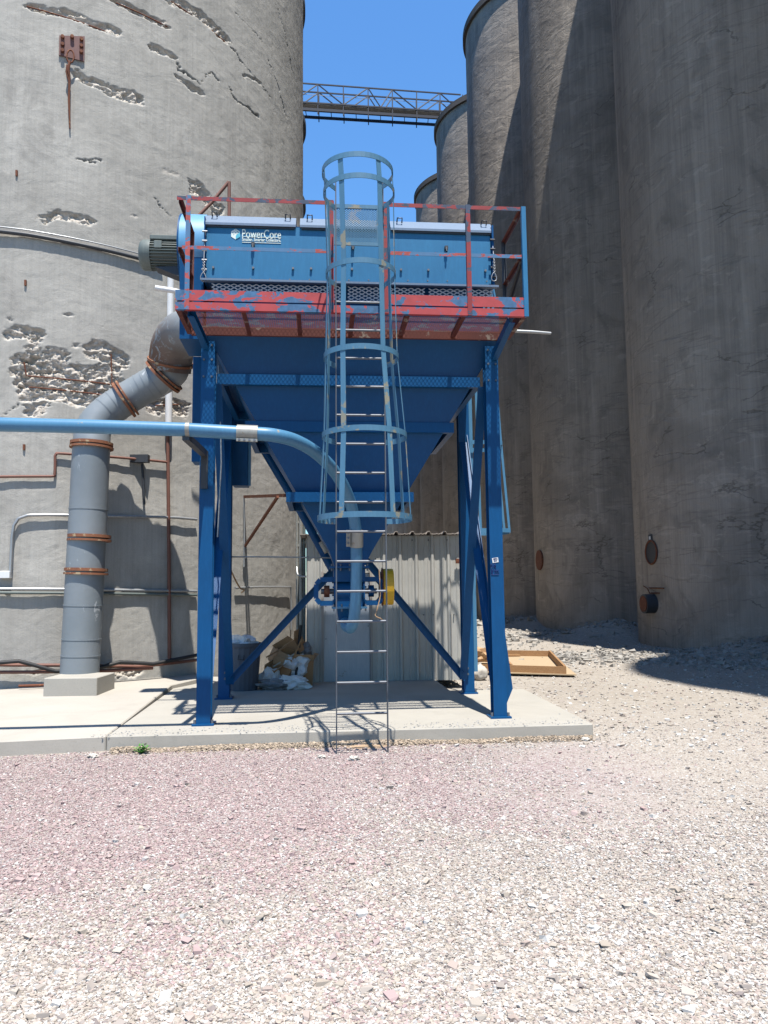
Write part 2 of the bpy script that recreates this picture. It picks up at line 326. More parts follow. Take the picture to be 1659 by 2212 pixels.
# concrete pavement
def slab_piece(name,poly,z0,z1,mat,zs=None):
    mb=MB();n=len(poly);b=[(p[0],p[1],z0) for p in poly];t=[(p[0],p[1],(zs[i] if zs else z1)) for i,p in enumerate(poly)]
    mb.add(b+t,[tuple(range(n))[::-1],tuple(range(n,2*n))]+[(i,(i+1)%n,(i+1)%n+n,i+n) for i in range(n)]);o=mb.build(name,mat,bevel=.012);struct(o);return o
sa=PZ(230,1590,.15);sb=PZ(372,1488,.15)
def inS(x,y): return SW((x,y,0))[:2]
A=(sa[0],sa[1]);Bq=(sb[0],sb[1])
slab_piece('pavement',[A,inS(1.7,-.60),inS(4.24,-.585),inS(4.30,2.44),inS(3.2,2.46),inS(3.2,3.9),inS(-1.2,5.2),Bq],-.2,.15,M['slab'])
far_l=PZ(0,1601,.15);e=nrm(np.array([far_l[0]-A[0],far_l[1]-A[1]]))
A2=(A[0]-.006,A[1]+.0);B2=(Bq[0]-.01,Bq[1])
slab_piece('pavement',[(A[0]+e[0]*9,A[1]+e[1]*9),A2,B2,(B2[0]+.22,B2[1]+.62),(-3.2,14.5),(-14,14.5)],-.2,.15,M['slab_b'],[.15,.15,.21,.225,.23,.2])
# ------------------------------------------------------------ silos
def silo(label,c,r,h,mat,grp,rim=.16,seg=160,zt=None):
    t=thing('concrete_silo',label,'silo',(c[0],c[1],0),0,grp)
    mb=MB();nz=2
    vs=[(c[0]+r*math.cos(2*math.pi*k/seg),c[1]+r*math.sin(2*math.pi*k/seg),z) for z in (-.3,h) for k in range(seg)]
    mb.add(vs,[(k,(k+1)%seg,(k+1)%seg+seg,k+seg) for k in range(seg)],True);mb.build('silo_wall',mat,t)
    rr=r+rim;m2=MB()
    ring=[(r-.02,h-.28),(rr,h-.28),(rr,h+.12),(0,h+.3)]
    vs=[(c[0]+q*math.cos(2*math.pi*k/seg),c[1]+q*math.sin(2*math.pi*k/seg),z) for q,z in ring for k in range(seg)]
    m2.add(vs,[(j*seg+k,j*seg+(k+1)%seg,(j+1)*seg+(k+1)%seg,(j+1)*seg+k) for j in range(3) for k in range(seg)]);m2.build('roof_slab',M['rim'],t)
    return t
HR=34.6;RR=4.72
def cfromT(tx,ty,r):
    L=math.hypot(tx,ty);s_,c_=tx/L,ty/L;return (tx+r*c_,ty-r*s_)
TT=[(.3257*23.9,23.9),(.1951*33.6,33.6),(.1205*43.2,43.2),(.0772*52.6,52.6),(.0478*62.,62.),(.026*71.4,71.4),(.010*80.9,80.9),(-.004*90.4,90.4)]
names=['nearest brown silo in the right row, with the round ports low on its wall','second brown silo in the right row with a small sunlit wedge up high',
'third silo of the right row, its dark rim touching the top edge of the picture','silo of the right row where the footbridge lands, a sunlit patch on its wall',
'far silo in the right row whose rim shows just above the red railing','sixth silo of the right row, right of the hopper above the shed','distant narrow silo wall strip beside the hopper edge, seventh of the row','farthest silo of the right row behind the hopper']
RC=[cfromT(tx,ty,RR) for tx,ty in TT]
RS=[silo(names[i],RC[i],RR,HR,M['concrete_right'],'brown silos in the right row') for i in range(8)]
silo('brown silo standing just outside the right edge of the picture',(12.85,13.0),4.72,38,M['concrete_right'],'brown silos in the right row')
silo('brown silo of the right row level with the camera, outside the picture',(12.9,1.5),4.72,38,M['concrete_right'],'brown silos in the right row')
for k,b in enumerate((28.6,40.0,51.2,62.4,73.6)):
    rr_=5.6;cx=-(.1078,.1085,.1062,.1058,.1054)[k]*b-1.0056*rr_
    silo(['second pale silo in the left row, hidden close behind the nearest one','third pale silo in the left row, behind the nearest one','pale silo in the left row where the footbridge starts, rim peeking past the near wall','pale silo of the left row whose small dark rim peeks out above the red railing','farthest pale silo of the left row'][k],(cx,b),rr_,HR,M['concrete_pale'],'pale silos in the left row',.22)
# nearest left silo with spalled, displaced wall
LC=(-7.46,17.2);LR=5.6
lt=thing('concrete_silo','nearest pale silo at the left, spalled concrete with rusty bars showing','silo',(LC[0],LC[1],0),0,'pale silos in the left row')
def th_of(p): return math.atan2(p[1]-LC[1],p[0]-LC[0])
th0=-2.35;th1=.12;NS=620;zf=17.2;NZ=1060
ths=np.linspace(th0,th1,NS);zz=np.linspace(-.1,zf,NZ);T,Z=np.meshgrid(ths,zz);S=T*LR
dep=fbm(S*.6,Z*.6,50,4)*.02+fbm(S*7,Z*.15,60,3)*.0035+fbm(S*9,Z*9,70,3)*.004
wx=fbm(S*2.6,Z*3.8,80,6,.7)*.15;wy=fbm(S*2.6,Z*3.8,90,6,.7)*.13
sp=np.zeros_like(S);stn=np.zeros_like(S)
SPL=[([(60,8),(140,30),(250,70)],9,1),([(246,0),(362,54)],9,1),([(367,-4),(430,28),(487,85)],11,1),([(333,104),(379,126)],7,1),([(167,160),(230,190),(300,216)],11,1),([(388,172),(430,202)],8,.8),
([(98,476),(125,464),(190,480)],10,1),([(419,405),(440,420),(468,448)],17,1),([(26,716),(75,720)],14,1),([(64,727),(56,780)],15,1),([(52,792),(122,775)],24,1),([(58,812),(236,818)],27,1),([(60,845),(215,862)],22,1),
([(50,885),(88,885)],12,1),([(205,752),(244,775)],22,1),([(335,880),(388,880)],17,1),([(142,680),(150,682)],6,1),([(160,745),(165,746)],6,1),([(13,685),(16,690)],5,1),([(530,165),(560,180)],5,.6),
([(355,370),(385,376)],5,.5),([(272,462),(285,468)],4,.6),([(250,1450),(300,1452)],12,.9)]
CRK=[([(487,85),(505,110),(520,135),(545,158),(560,180),(585,208)],2.6),([(379,127),(388,150),(404,158),(420,172),(432,182),(442,168),(456,160),(475,178)],2.4),([(492,184),(505,215),(528,232),(558,248)],2.2),([(335,430),(345,450),(372,472)],1.2),
([(0,1462),(60,1455),(110,1452),(160,1448)],1.6),([(164,340),(190,345),(215,350)],1.5),([(575,120),(600,180),(618,250)],1.5),([(500,20),(540,60),(575,100)],1.5),([(595,10),(612,60),(630,150)],1.6),([(0,905),(12,890),(42,860)],1.2),([(205,705),(225,715),(226,706)],1.3),([(555,560),(590,640)],1.2)]
def seg_d(a,b,sx,zy):
    ab=b-a;L=ab@ab+1e-9;t=np.clip(((sx-a[0])*ab[0]+(zy-a[1])*ab[1])/L,0,1);return np.hypot(sx-a[0]-t*ab[0],zy-a[1]-t*ab[1])
def pc_sz(x,y):
    p=PC(x,y,LC,LR);return np.array([th_of(p)*LR,p[2]]),p
for pts,wd,am in SPL:
    Q=[pc_sz(*p) for p in pts];wm=wd*1.15*np.mean([q[1][1] for q in Q])/F
    c=np.array([q[0] for q in Q]);lo=c.min(0)-wm*2-.4;hi=c.max(0)+wm*2+.4
    m_=(S>lo[0])&(S<hi[0])&(Z>lo[1])&(Z<hi[1]);sx=(S+wx)[m_];zy=(Z+wy*.7)[m_]
    d=np.full(sx.shape,9.)
    for i in range(len(c)-1): d=np.minimum(d,seg_d(c[i],c[i+1],sx,zy))
    k=np.clip((wm-d)/(.035),0,1);rough=fbm(sx*10,zy*18,100,5,.72)
    dd=np.zeros_like(S);dd[m_]=-k*(.045*min(1,wm/.07)+rough*.075*min(1,wm/.07))*am;dep=np.minimum(dep,dep*0+dep+dd)
    s2=np.zeros_like(S);s2[m_]=k*am;sp=np.maximum(sp,s2)
for pts,wd in CRK:
    wd=wd*.85
    Q=[pc_sz(*p) for p in pts];c=np.array([q[0] for q in Q]);wm=wd*np.mean([q[1][1] for q in Q])/F
    lo=c.min(0)-.3;hi=c.max(0)+.3;m_=(S>lo[0])&(S<hi[0])&(Z>lo[1])&(Z<hi[1]);jx=fbm(S[m_]*9,Z[m_]*9,120,4,.7)*.05;jy=fbm(S[m_]*9,Z[m_]*9,130,4,.7)*.05;sx=(S+wx*.5)[m_]+jx;zy=(Z+wy*.5)[m_]+jy;d=np.full(sx.shape,9.);wm=wm*(.9+2.0*np.clip(fbm(S[m_]*2,Z[m_]*2,140,2),-.25,.5))
    for i in range(len(c)-1): d=np.minimum(d,seg_d(c[i],c[i+1],sx,zy))
    k=np.clip((wm-d)/.012,0,1);dd=np.zeros_like(S);dd[m_]=-k*.03;dep=dep+dd;s2=np.zeros_like(S);s2[m_]=k*.8;stn=np.maximum(stn,s2)
# dark damp patches near the base
edge=np.minimum(np.minimum((T-th0)/.05,(th1-T)/.05),(zf-Z)/.5);dep*=np.clip(edge,0,1)
rad=LR+dep;V=np.stack([LC[0]+rad*np.cos(T),LC[1]+rad*np.sin(T),Z],-1).reshape(-1,3)
ii=(np.arange(NZ-1)[:,None]*NS+np.arange(NS-1)[None]).ravel();Fq=np.stack([ii,ii+1,ii+NS+1,ii+NS],1)
# rest of the shell
nb=90;tb=np.linspace(th1,th0+2*math.pi,nb);vb=np.array([[LC[0]+LR*math.cos(a),LC[1]+LR*math.sin(a),z] for z in (-.1,zf) for a in tb]);o1=len(V)
fb=np.array([[o1+k,o1+k+1,o1+nb+k+1,o1+nb+k] for k in range(nb-1)])
na=200;ta=np.linspace(0,2*math.pi,na);va=np.array([[LC[0]+LR*math.cos(a),LC[1]+LR*math.sin(a),z] for z in (zf,HR) for a in ta]);o2=o1+len(vb)
fa=np.array([[o2+k,o2+k+1,o2+na+k+1,o2+na+k] for k in range(na-1)])
V=np.concatenate([V,vb,va]);Fq=np.concatenate([Fq,fb,fa])
V[:,0]-=LC[0];V[:,1]-=LC[1]
wl=raw_mesh('silo_wall',V,Fq,M['concrete_left'],True);wl.parent=lt
for nm,ar in (('spall',sp),('stain',stn)):
    at=wl.data.attributes.new(nm,'FLOAT','POINT');at.data.foreach_set('value',np.concatenate([ar.ravel(),np.zeros(len(vb)+len(va))]).astype(np.float32))
m2=MB();seg=160
vs=[(LC[0]+q*math.cos(2*math.pi*k/seg),LC[1]+q*math.sin(2*math.pi*k/seg),z) for q,z in [(LR-.02,HR-.28),(LR+.2,HR-.28),(LR+.2,HR+.12),(0,HR+.3)] for k in range(seg)]
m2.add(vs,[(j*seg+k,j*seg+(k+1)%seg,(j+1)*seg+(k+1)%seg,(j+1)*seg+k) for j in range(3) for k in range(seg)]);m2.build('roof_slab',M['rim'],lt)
def onwall(x,y,off=0.): return PC(x,y,LC,LR+off)
def arc(p,q,off,n=14,r=.01,mbr=None,straight=False):   # run along the wall between two pixels
    a=onwall(*p,off);b=onwall(*q,off);ta,tb_=th_of(a),th_of(b);return [np.array([LC[0]+(LR+off)*math.cos(ta+(tb_-ta)*k/n),LC[1]+(LR+off)*math.sin(ta+(tb_-ta)*k/n),a[2]+(b[2]-a[2])*k/n]) for k in range(n+1)]
for p,q in [((60,812),(238,830)),((62,836),(224,853)),((52,783),(57,812)),((58,14),(248,76)),((250,6),(362,58)),((370,3),(485,90)),((240,765),(243,870)),((336,876),(386,874))]:
    MB().tube(arc(p,q,-.022,8),.011,6).build('reinforcing_bar',M['rust'],lt)
# round ports on the nearest right silo
C1=RC[0]
def port(name,px,py,rr_,out,depth,mf,mi):
    p=PC(px,py,C1,RR);n=nrm(np.array([p[0]-C1[0],p[1]-C1[1],0]));mb=MB();mb.cyl(p-n*.05,p+n*out,rr_,28);o=mb.build(name,mf,RS[0])
    m2=MB();m2.cyl(p+n*(out+.003),p+n*(out+.02),rr_*.82,28);m2.build('port_cover',mi,o);return o
def frameport(px,py,rx):
    p=PC(px,py,C1,RR);n=nrm(np.array([p[0]-C1[0],p[1]-C1[1],0]));t=np.array([-n[1],n[0],0]);N=32
    mb=MB();pts=[p+n*.02+t*rx*math.cos(2*math.pi*k/N)+np.array([0,0,rx])*math.sin(2*math.pi*k/N) for k in range(N)];mb.tube(pts,.03,8,closed=True);o=mb.build('manhole_ring',M['rust'],RS[0])
    m2=MB();m2.cyl(p-n*.02,p+n*.018,rx*.96,32);m2.build('manhole_cover',M['dark_steel'],o)
frameport(1408,1193,.33)
port('drain_port',1412,1304,.27,.30,0,M['dark_steel'],M['rust'])
p=PC(1406,1162,C1,RR);n=nrm(np.array([p[0]-C1[0],p[1]-C1[1],0]));t_=np.array([-n[1],n[0],0])
MB().beam(p+n*.02-t_*.11,p+n*.02+t_*.11,.02,.2,(0,0,1)).build('number_plate',M['dark_steel'],RS[0])
MB().beam(p+n*.034-t_*.045,p+n*.034+t_*.045,.01,.09,(0,0,1)).build('plate_sticker',M['white'],RS[0])
for a,b in (((1402,1270),(1434,1271)),((1406,1281),(1424,1281))):
    MB().tube([PC(*a,C1,RR+.03),PC(*b,C1,RR+.03)],.018,6).build('bracket_rod',M['rust'],RS[0])
MB().tube([PC(1390,1266,C1,RR+.03),PC(1398,1271,C1,RR+.05),PC(1405,1284,C1,RR+.05),PC(1407,1292,C1,RR+.08)],.014,6).build('bracket_rod',M['rust'],RS[0])
C2=RC[1]
for (px,py,rr_) in ((1166,1210,.42),):
    p=PC(px,py,C2,RR+.01);n=nrm(np.array([p[0]-C2[0],p[1]-C2[1],0]));o=MB().cyl(p-n*.1,p+n*.05,rr_,28).build('manhole_ring',M['rust'],RS[1])
p=PC(1042,1240,RC[2],RR+.01);n=nrm(np.array([p[0]-RC[2][0],p[1]-RC[2][1],0]));MB().cyl(p-n*.1,p+n*.05,.4,24).build('manhole_ring',M['rust'],RS[2])
# ------------------------------------------------------------ footbridge between the rows
bt=thing('footbridge','steel truss footbridge crossing the sky between the silo tops','footbridge',(0,52.5,HR))
def bp(px,py,Yv=51.5): return PY(px,py,Yv)
BL=PY(640,238,50.8);BR=PY(960,258,53.8)
def bpt(s,dz,back=0): return BL+(BR-BL)*s+np.array([0,back,dz])
def along(px): return (px-640)/320.
top=PY(655,181,50.9)[2]-PY(655,240,50.9)[2]
deckz=.42
BW=.9
for bk in (0,BW):
    for z_,w_ in ((top,.08),(.62,.10)): MB().beam(bpt(-.15,z_,bk),bpt(1.12,z_,bk),w_,w_).build('truss_chord',M['truss'],bt)
    MB().beam(bpt(-.15,.12,bk),bpt(1.1,.12,bk),.08,.2).build('girder',M['truss'],bt)
    MB().beam(bpt(-.15,1.25,bk+.03),bpt(1.1,1.25,bk+.03),.025,.025).build('guard_rail',M['galv'],bt)
    for x in [684.5,738,791,844,898,951,1003]:
        s_=along(x);MB().beam(bpt(s_,-.2,bk),bpt(s_,top,bk),.07,.07,(0,1,0)).build('truss_post',M['truss'],bt)
    for a,za,b,zb_ in [(650,1.1,684.5,top)]+[(a,top,b,.62) for a,b in [(684.5,738),(791,738),(791,818),(844,818),(844,898),(951,898),(951,1000)]]:
        MB().beam(bpt(along(a),za,bk),bpt(along(b),zb_,bk),.065,.065,(0,1,0)).build('truss_diagonal',M['truss'],bt)
for k in range(14):
    s_=along(658+k*26.6);MB().beam(bpt(s_,.24,.04),bpt(s_,.24,BW-.04),.05,.05).build('cross_member',M['truss'],bt)
MB().beam(bpt(-.15,.74,BW/2),bpt(1.1,.74,BW/2),.45,.12).build('conveyor_cover',M['silver'],bt)
# ------------------------------------------------------------ the dust collector
D=thing('dust_collector','big blue dust collector with hopper, red railed platform and four steel legs','dust collector',tuple(OS+np.array([0,0,.15])),TH,None,True)
FR[D.name]=(tuple(OS),TH,True);D.location=tuple(OS)
Zs=.15
def lx(px,yl,py=1300): return PL(px,py,yl)[0]
xFL=PL(439,1560,-.07)[0];xFR=PL(1081,1545,-.07)[0]-.0;xRL=PL(484,1505,2.1)[0];xRR=PL(1012,1490,2.1)[0]
ztop=PL(447,742,0)[2]
legs=[(xFL,0),(xFR,0),(xRL,2.12),(xRR,2.12)]
for i,(x,y) in enumerate(legs):
    o=MB().hsec((x,y,Zs+.02),(x,y,ztop if i<2 else ztop-.05),.155,.16,.011,(1,0,0),(0,1,0)).build('leg',M['blue'],D)
    b=MB().box((x-.12,y-.12,Zs),(x+.12,y+.12,Zs+.02)).build('base_plate',M['blue'],o,world=False)
    for sx in (-.095,.095): MB().cyl((x+sx,y-.06,Zs+.02),(x+sx,y-.06,Zs+.06),.016,6).build('anchor_bolt',M['steel'],o,world=False)
for x in (xFL,xFR):
    for dz in (.05,.22,.42):
        for dx in (-.045,.045): MB().cyl((x+dx,-.10,ztop-dz),(x+dx,-.08,ztop-dz),.013,6).build('bolt',M['rail_steel'],D)
for x,sg in ((xRL,1),(xRR,-1)):
    for dz in (.28,.36): MB().cyl((x+sg*.02,1.99,Zs+dz),(x+sg*.02,2.04,Zs+dz),.015,6).build('bolt',M['rail_steel'],D)
# gusset on the front right leg, side and rear braces
MB().prism([(xFR+.08,-.0,Zs+.12),(xFR+.17,.0,Zs+.32),(xFR+.08,.0,Zs+1.1)],(0,.012,0)).build('gusset',M['blue'],D)
def brace(a,b,u1,u2,wd=.09,mat='blue'): return MB().angle(a,b,wd,.009,u1,u2).build('brace',M[mat],D)
for xf,xr,sg in ((xFL,xRL,1),(xFR,xRR,-1)):
    brace((xf+.03*sg,.08,4.05),(xr+.03*sg,2.03,.35),(sg,0,0),(0,0,1),.11)
    brace((xf-.05*sg,.08,.45),(xr-.05*sg,2.03,3.75),(sg,0,0),(0,0,1),.12)
ap=PL(766,1180,2.1)
brace((xRL+.08,2.02,Zs+.3),(ap[0]-.05,2.02,ap[2]),(0,-1,0),(.6,0,-.8),.10)
brace((xRR-.08,2.04,Zs+.3),(ap[0]+.05,2.04,ap[2]),(0,-1,0),(-.6,0,-.8),.10)
# horizontal top beams joining the legs
mb=MB();mb.box((xFL-.07,2.05,ztop),(xFR+.07,2.2,ztop+.16));mb.build('top_beam',M['blue'],D)
for x in (xFL,xFR): MB().box((x-.07,.05,ztop),(x+.07,2.048,ztop+.16)).build('top_beam',M['blue'],D)
# hopper
hl=PL(459,745,.02);hr=PL(1066,762,.02);bl=PL(711,1189,.86);br=PL(805,1185,.86)
zt=ztop+.12;zb=bl[2]
def hop(z):
    k=(z-zb)/(hl[2]-zb);return (bl[0]+(hl[0]-bl[0])*k,br[0]+(hr[0]-br[0])*k,.86+(.02-.86)*k,1.24+(2.08-1.24)*k)
def rect(z,o=0): x0,x1,y0,y1=hop(z);return [(x0-o,y0-o,z),(x1+o,y0-o,z),(x1+o,y1+o,z),(x0-o,y1+o,z)]
mb=MB();mb.add(rect(zb)+rect(zt),[(0,1,5,4),(1,2,6,5),(2,3,7,6),(3,0,4,7)])
mb.build('hopper',M['blue'],D)
# skirt between hopper and housing
x0,x1,y0,y1=hop(zt);MB().box((x0,.012,zt+.001),(x1,2.04,ztop+.4)).build('hopper_collar',M['blue'],D)
def band(pyt,pyb,pxl,pxr,yl):
    a=PL(pxl,pyb,yl);b=PL(pxr,pyb,yl);c=PL((pxl+pxr)/2,pyt,yl);cb=PL((pxl+pxr)/2,pyb,yl);z0=cb[2];z1=c[2];xo0,xo1,yo0,yo1=hop((z0+z1)/2)
    mb=MB();t=.07;x0=a[0];x1=b[0];yb_=2.1-yl
    mb.box((x0,yl,z0),(x1,yl+t,z1));mb.box((x0,yl+t+.001,z0),(x0+t,yb_-t-.001,z1));mb.box((x1-t,yl+t+.001,z0),(x1,yb_-t-.001,z1));mb.box((x0,yb_-t,z0),(x1,yb_,z1))
    # web plates closing the gap to the hopper face
    mb.box((x0+t+.001,yl+t+.001,z1-.012),(x1-t-.001,yo0+.05,z1-.002))
    mb.box((x0+t+.001,yo0,z1-.0125),(xo0+.05,yo1,z1-.0025));mb.box((xo1-.05,yo0,z1-.0125),(x1-t-.001,yo1,z1-.0025))
    return mb.build('stiffener_band',M['blue'],D)
band(811,833,468,1037,.08);band(911,933,529,981,.30);band(1063,1084,618,894,.50)
# hopper throat and rotary valve
vy=1.05;zf_=PL(755,1223,.85)[2];vx=PL(755,1223,.85)[0];vz=PL(757,1277,.9)[2];e_=.19
v=MB();x0,x1,y0,y1=hop(zb);v.add([(x0+.001,y0,zb-.001),(x1-.001,y0,zb-.001),(x1-.001,y1,zb-.001),(x0+.001,y1,zb-.001),(vx-e_,vy-e_,zf_),(vx+e_,vy-e_,zf_),(vx+e_,vy+e_,zf_),(vx-e_,vy+e_,zf_)],[(4,5,1,0),(5,6,2,1),(6,7,3,2),(7,4,0,3)]);v.build('hopper_throat',M['blue'],D)
v=MB();v.box((vx-.25,vy-.24,zf_-.026),(vx+.25,vy+.24,zf_-.001));v.box((vx-.20,vy-.19,zf_-.027),(vx+.20,vy+.19,vz+.12));v.build('throat_flange',M['blue'],D)
v=MB();v.cyl((vx-.17,vy,vz),(vx+.17,vy,vz),.165,32);v.box((vx-.17,vy-.13,vz-.2),(vx+.17,vy+.13,vz-.1));rv=v.build('rotary_valve',M['blue'],D)
for s_ in (-1,1):
    v=MB();v.prism([(vx+s_*.175,vy+.215*math.cos(a),vz+.215*math.sin(a)) for a in [math.pi/8+k*math.pi/4 for k in range(8)]],(s_*.02,0,0))
    for k in range(6):
        a=k*math.pi/3+.3;v.cyl((vx+s_*.16,vy-.17*math.cos(a)*1.0,vz+.17*math.sin(a)),(vx+s_*.215,vy-.17*math.cos(a),vz+.17*math.sin(a)),.014,6)
    v.build('end_plate',M['blue'],rv)
    # C-shaped bearing bracket with an open window, shaft and bearing inside
    xa=vx+s_*.197;xb=vx+s_*.42;h_=.15
    for yy_ in (vy-.12,vy+.11):
        v=MB();P8=[(xa,vz-h_),(xb-s_*.05,vz-h_),(xb,vz-h_+.06),(xb,vz+h_-.06),(xb-s_*.05,vz+h_),(xa,vz+h_)]
        for q0,q1 in zip(P8[:-1],P8[1:]): v.beam((q0[0],yy_,q0[1]),(q1[0],yy_,q1[1]),.06,.03,(0,1,0))
        v.build('bearing_bracket',M['blue'],rv)
    v=MB();v.box((xa,vy-.12,vz-h_-.02),(xb-s_*.04,vy+.12,vz-h_+.012));v.build('bearing_shelf',M['lid'],rv)
    MB().cyl((xa,vy,vz),(vx+s_*.36,vy,vz),.035,14).build('shaft',M['rail_steel'],rv)
    MB().cyl((vx+s_*.25,vy,vz),(vx+s_*.32,vy,vz),.075,16).build('bearing',M['rust'] if s_<0 else M['blue'],rv)
gx0=PL(828,1268,.95)[0];gh0=PL(838,1228,.95)[2];gh1=PL(838,1307,.95)[2]
gc=(gh0+gh1)/2;gr=(gh0-gh1)/2
v=MB();prof=[(vy+gr*.8*math.cos(a),gc+gr*math.sin(a)) for a in np.linspace(0,2*math.pi,25)[:-1]]
v.prism([(gx0,y,z) for y,z in prof],(.135,0,0));v.build('pulley_guard',M['yellow'],rv,bevel=.01)
v=MB();v.prism([(gx0-.012,vy+(y-vy)*1.08,gc+(z-gc)*1.06) for y,z in prof],(.010,0,0));v.build('guard_backing',M['rust'],rv)
v=MB();zc=PL(755,1310,.85)[2]
v.box((vx-.22,vy-.22,zc-.005),(vx+.22,vy+.22,zc-.028));v.box((vx-.15,vy-.15,zc-.004),(vx+.15,vy+.15,vz-.201));v.build('outlet_flange',M['pipe_blue'],rv)
zo=PL(750,1345,.95)[2]
v=MB();v.add([(vx-.16,vy-.16,zc-.03),(vx+.16,vy-.16,zc-.03),(vx+.16,vy+.16,zc-.03),(vx-.16,vy+.16,zc-.03),(vx-.13,vy-.07,zo),(vx-.0,vy-.07,zo),(vx-.0,vy+.07,zo),(vx-.13,vy+.07,zo)],[(0,1,5,4),(1,2,6,5),(2,3,7,6),(3,0,4,7),(4,5,6,7)]);v.build('outlet_chute',M['blue'],rv)
for s_ in (-1,-.5,0,.5,1):
    MB().cyl((vx+s_*.2,vy-.20,zc-.06),(vx+s_*.2,vy-.20,zc+.03),.012,6).build('bolt',M['steel'],rv)
    MB().cyl((vx+s_*.225,vy-.22,zf_-.06),(vx+s_*.225,vy-.22,zf_+.03),.012,6).build('bolt',M['steel'],rv)
# pulley cord
solo(MB().tube(catmull([SW(PL(819,1231,.75)),SW(PL(821,1270,.7)),SW(PL(821,1290,.7)),SW(PL(814,1318,.65)),SW(PL(811,1330,.6)),SW(PL(822,1336,.6)),SW(PL(831,1341,.6))],5),.007,6),'cord',M['card2'],'thin tan cord looped past the yellow pulley guard','cord')
# housing
yb=.24
c0=PL(443,605,yb);c1=PL(1063,612,yb);c2=PL(443,482,yb);zshade=PL(500,492.5,yb)[2];zlt=PL(500,467,yb+.1)[2];x0=c0[0];x1=c1[0];zl=c0[2]+.02;zh=c2[2]-.0
H_=MB().box((x0,yb+.02,zl-.005),(x1,2.1,zh)).build('housing',M['blue'],D)
MB().box((x0+.1,yb+.10,ztop+.40),(x1-.1,2.05,zl-.006)).build('plenum',M['blue'],D)
mb=MB();mb.box((x0+.01,yb,zl+.0),(x1-.01,yb+.018,zshade+.03));fp=mb.build('front_panel',M['panel_blue'],D)
# lid in three leaves
L0=x0-.02;segs=[(L0,PL(641,480,yb)[0]-.01),(PL(648,480,yb)[0]-.0,PL(838,480,yb)[0]),(PL(843,480,yb)[0],x1+.02)]
for a,b in segs:
    mb=MB();pr=[(yb-.035,zh-.03),(yb-.035,zh+.0),(yb+.10,zlt),(1.15,zlt+.08),(2.15,zh+.1),(2.15,zh-.02),(yb+.03,zh-.02)]
    mb.prism([(a,y,z) for y,z in pr],(b-a,0,0));li=mb.build('lid',M['lid'],D)
    for hx in (a+.12,b-.1): MB().tube([(hx-.03,yb+.06,zlt-.03),(hx-.03,yb+.0,zlt-.005),(hx+.03,yb+.0,zlt-.005),(hx+.03,yb+.04,zlt-.05)],.009,6).build('lid_handle',M['dark_steel'],li)
    mb=MB();mb.box((a+.02,yb-.02,zshade),(b-.02,yb-.001,zh-.031));mb.build('lid_shade_strip',M['dark_steel'],li)  # dark strip standing in for the shade under the lid's front overhang
for k,px in enumerate((461,547,633,672,760,824,866,925,1010,1048)):
    p=PL(px,579+ (px-461)*.012,yb);mb=MB();mb.cyl((p[0],yb-.028,p[2]),(p[0],yb-.001,p[2]),.015,8);mb.build('bolt',M['steel'],fp)
for px in (547,963,762):
    p=PL(px,521+(px-547)*.02,yb);mb=MB();mb.box((p[0]-.02,yb-.05,p[2]-.075),(p[0]+.02,yb-.001,p[2]-.03));mb.tube([(p[0],yb-.045,p[2]-.05),(p[0],yb-.06,p[2]-.11)],.012,8);mb.build('latch',M['dark_steel'],fp)
for k in range(15):
    px=456+k*42.5;p=PL(px,603+k*.4,yb-.03);mb=MB();mb.cyl((p[0],yb-.05,p[2]),(p[0],yb-.031,p[2]),.010,6);mb.build('bolt',M['steel'],fp)
# tray lip below the panel and its expanded metal guard
def expanded(mb,o,u,v,nu,nv,pu,pv,wd,th,nvec=None):
    o=np.array(o,float);u=nrm(u);v=nrm(v);n=nrm(np.cross(u,v)) if nvec is None else nrm(nvec)
    for j in range(nv):
        for i in range(nu*2):
            a=o+u*(i*pu/2)+v*((j+(.5 if i%2 else 0))*pv);b=o+u*((i+1)*pu/2)+v*((j+(0 if i%2 else .5))*pv)
            for sgn in (0,1):
                if sgn: a2=o+u*(i*pu/2)+v*((j+(.5 if i%2 else 1))*pv);b2=o+u*((i+1)*pu/2)+v*((j+(1 if i%2 else .5))*pv)
                else: a2,b2=a,b
                d=nrm(b2-a2);s_=np.cross(d,n)*wd/2;t=n*th/2
                vs=[a2-s_-t,a2+s_-t,a2+s_+t,a2-s_+t,b2-s_-t,b2+s_-t,b2+s_+t,b2-s_+t]
                mb.add(vs,[(0,4,5,1),(1,5,6,2),(2,6,7,3),(3,7,4,0)])
    return mb
mb=MB();mb.box((x0-.03,yb-.14,zl-.075),(x1+.05,yb-.115,zl-.05));mb.box((x0-.03,yb-.114,zl-.057),(x1+.05,yb-.02,zl-.052));mb.build('tray_lip',M['lid'],D)
mb=MB();mb.box((x0-.01,yb-.03,zl-.05),(x1+.01,yb+.0,zl-.004));mb.build('panel_flange',M['blue'],D)
M['mesh_pale']=paint('pale_mesh',(.62,.70,.80),(.55,.63,.74),.4)
for a,b in ((lx(455,.1,620),lx(745,.1,620)),(lx(752,.1,620),lx(920,.1,620)),(lx(1000-72,.1,620),lx(1068,.1,620))):
    n_=max(1,int((b-a)/.085));mb=MB();expanded(mb,(a,yb-.06,zl-.085),(1,0,0),(0,.35,-.9),n_,4,(b-a)/n_,.042,.011,.006);mb.build('tray_mesh',M['mesh_pale'],D)
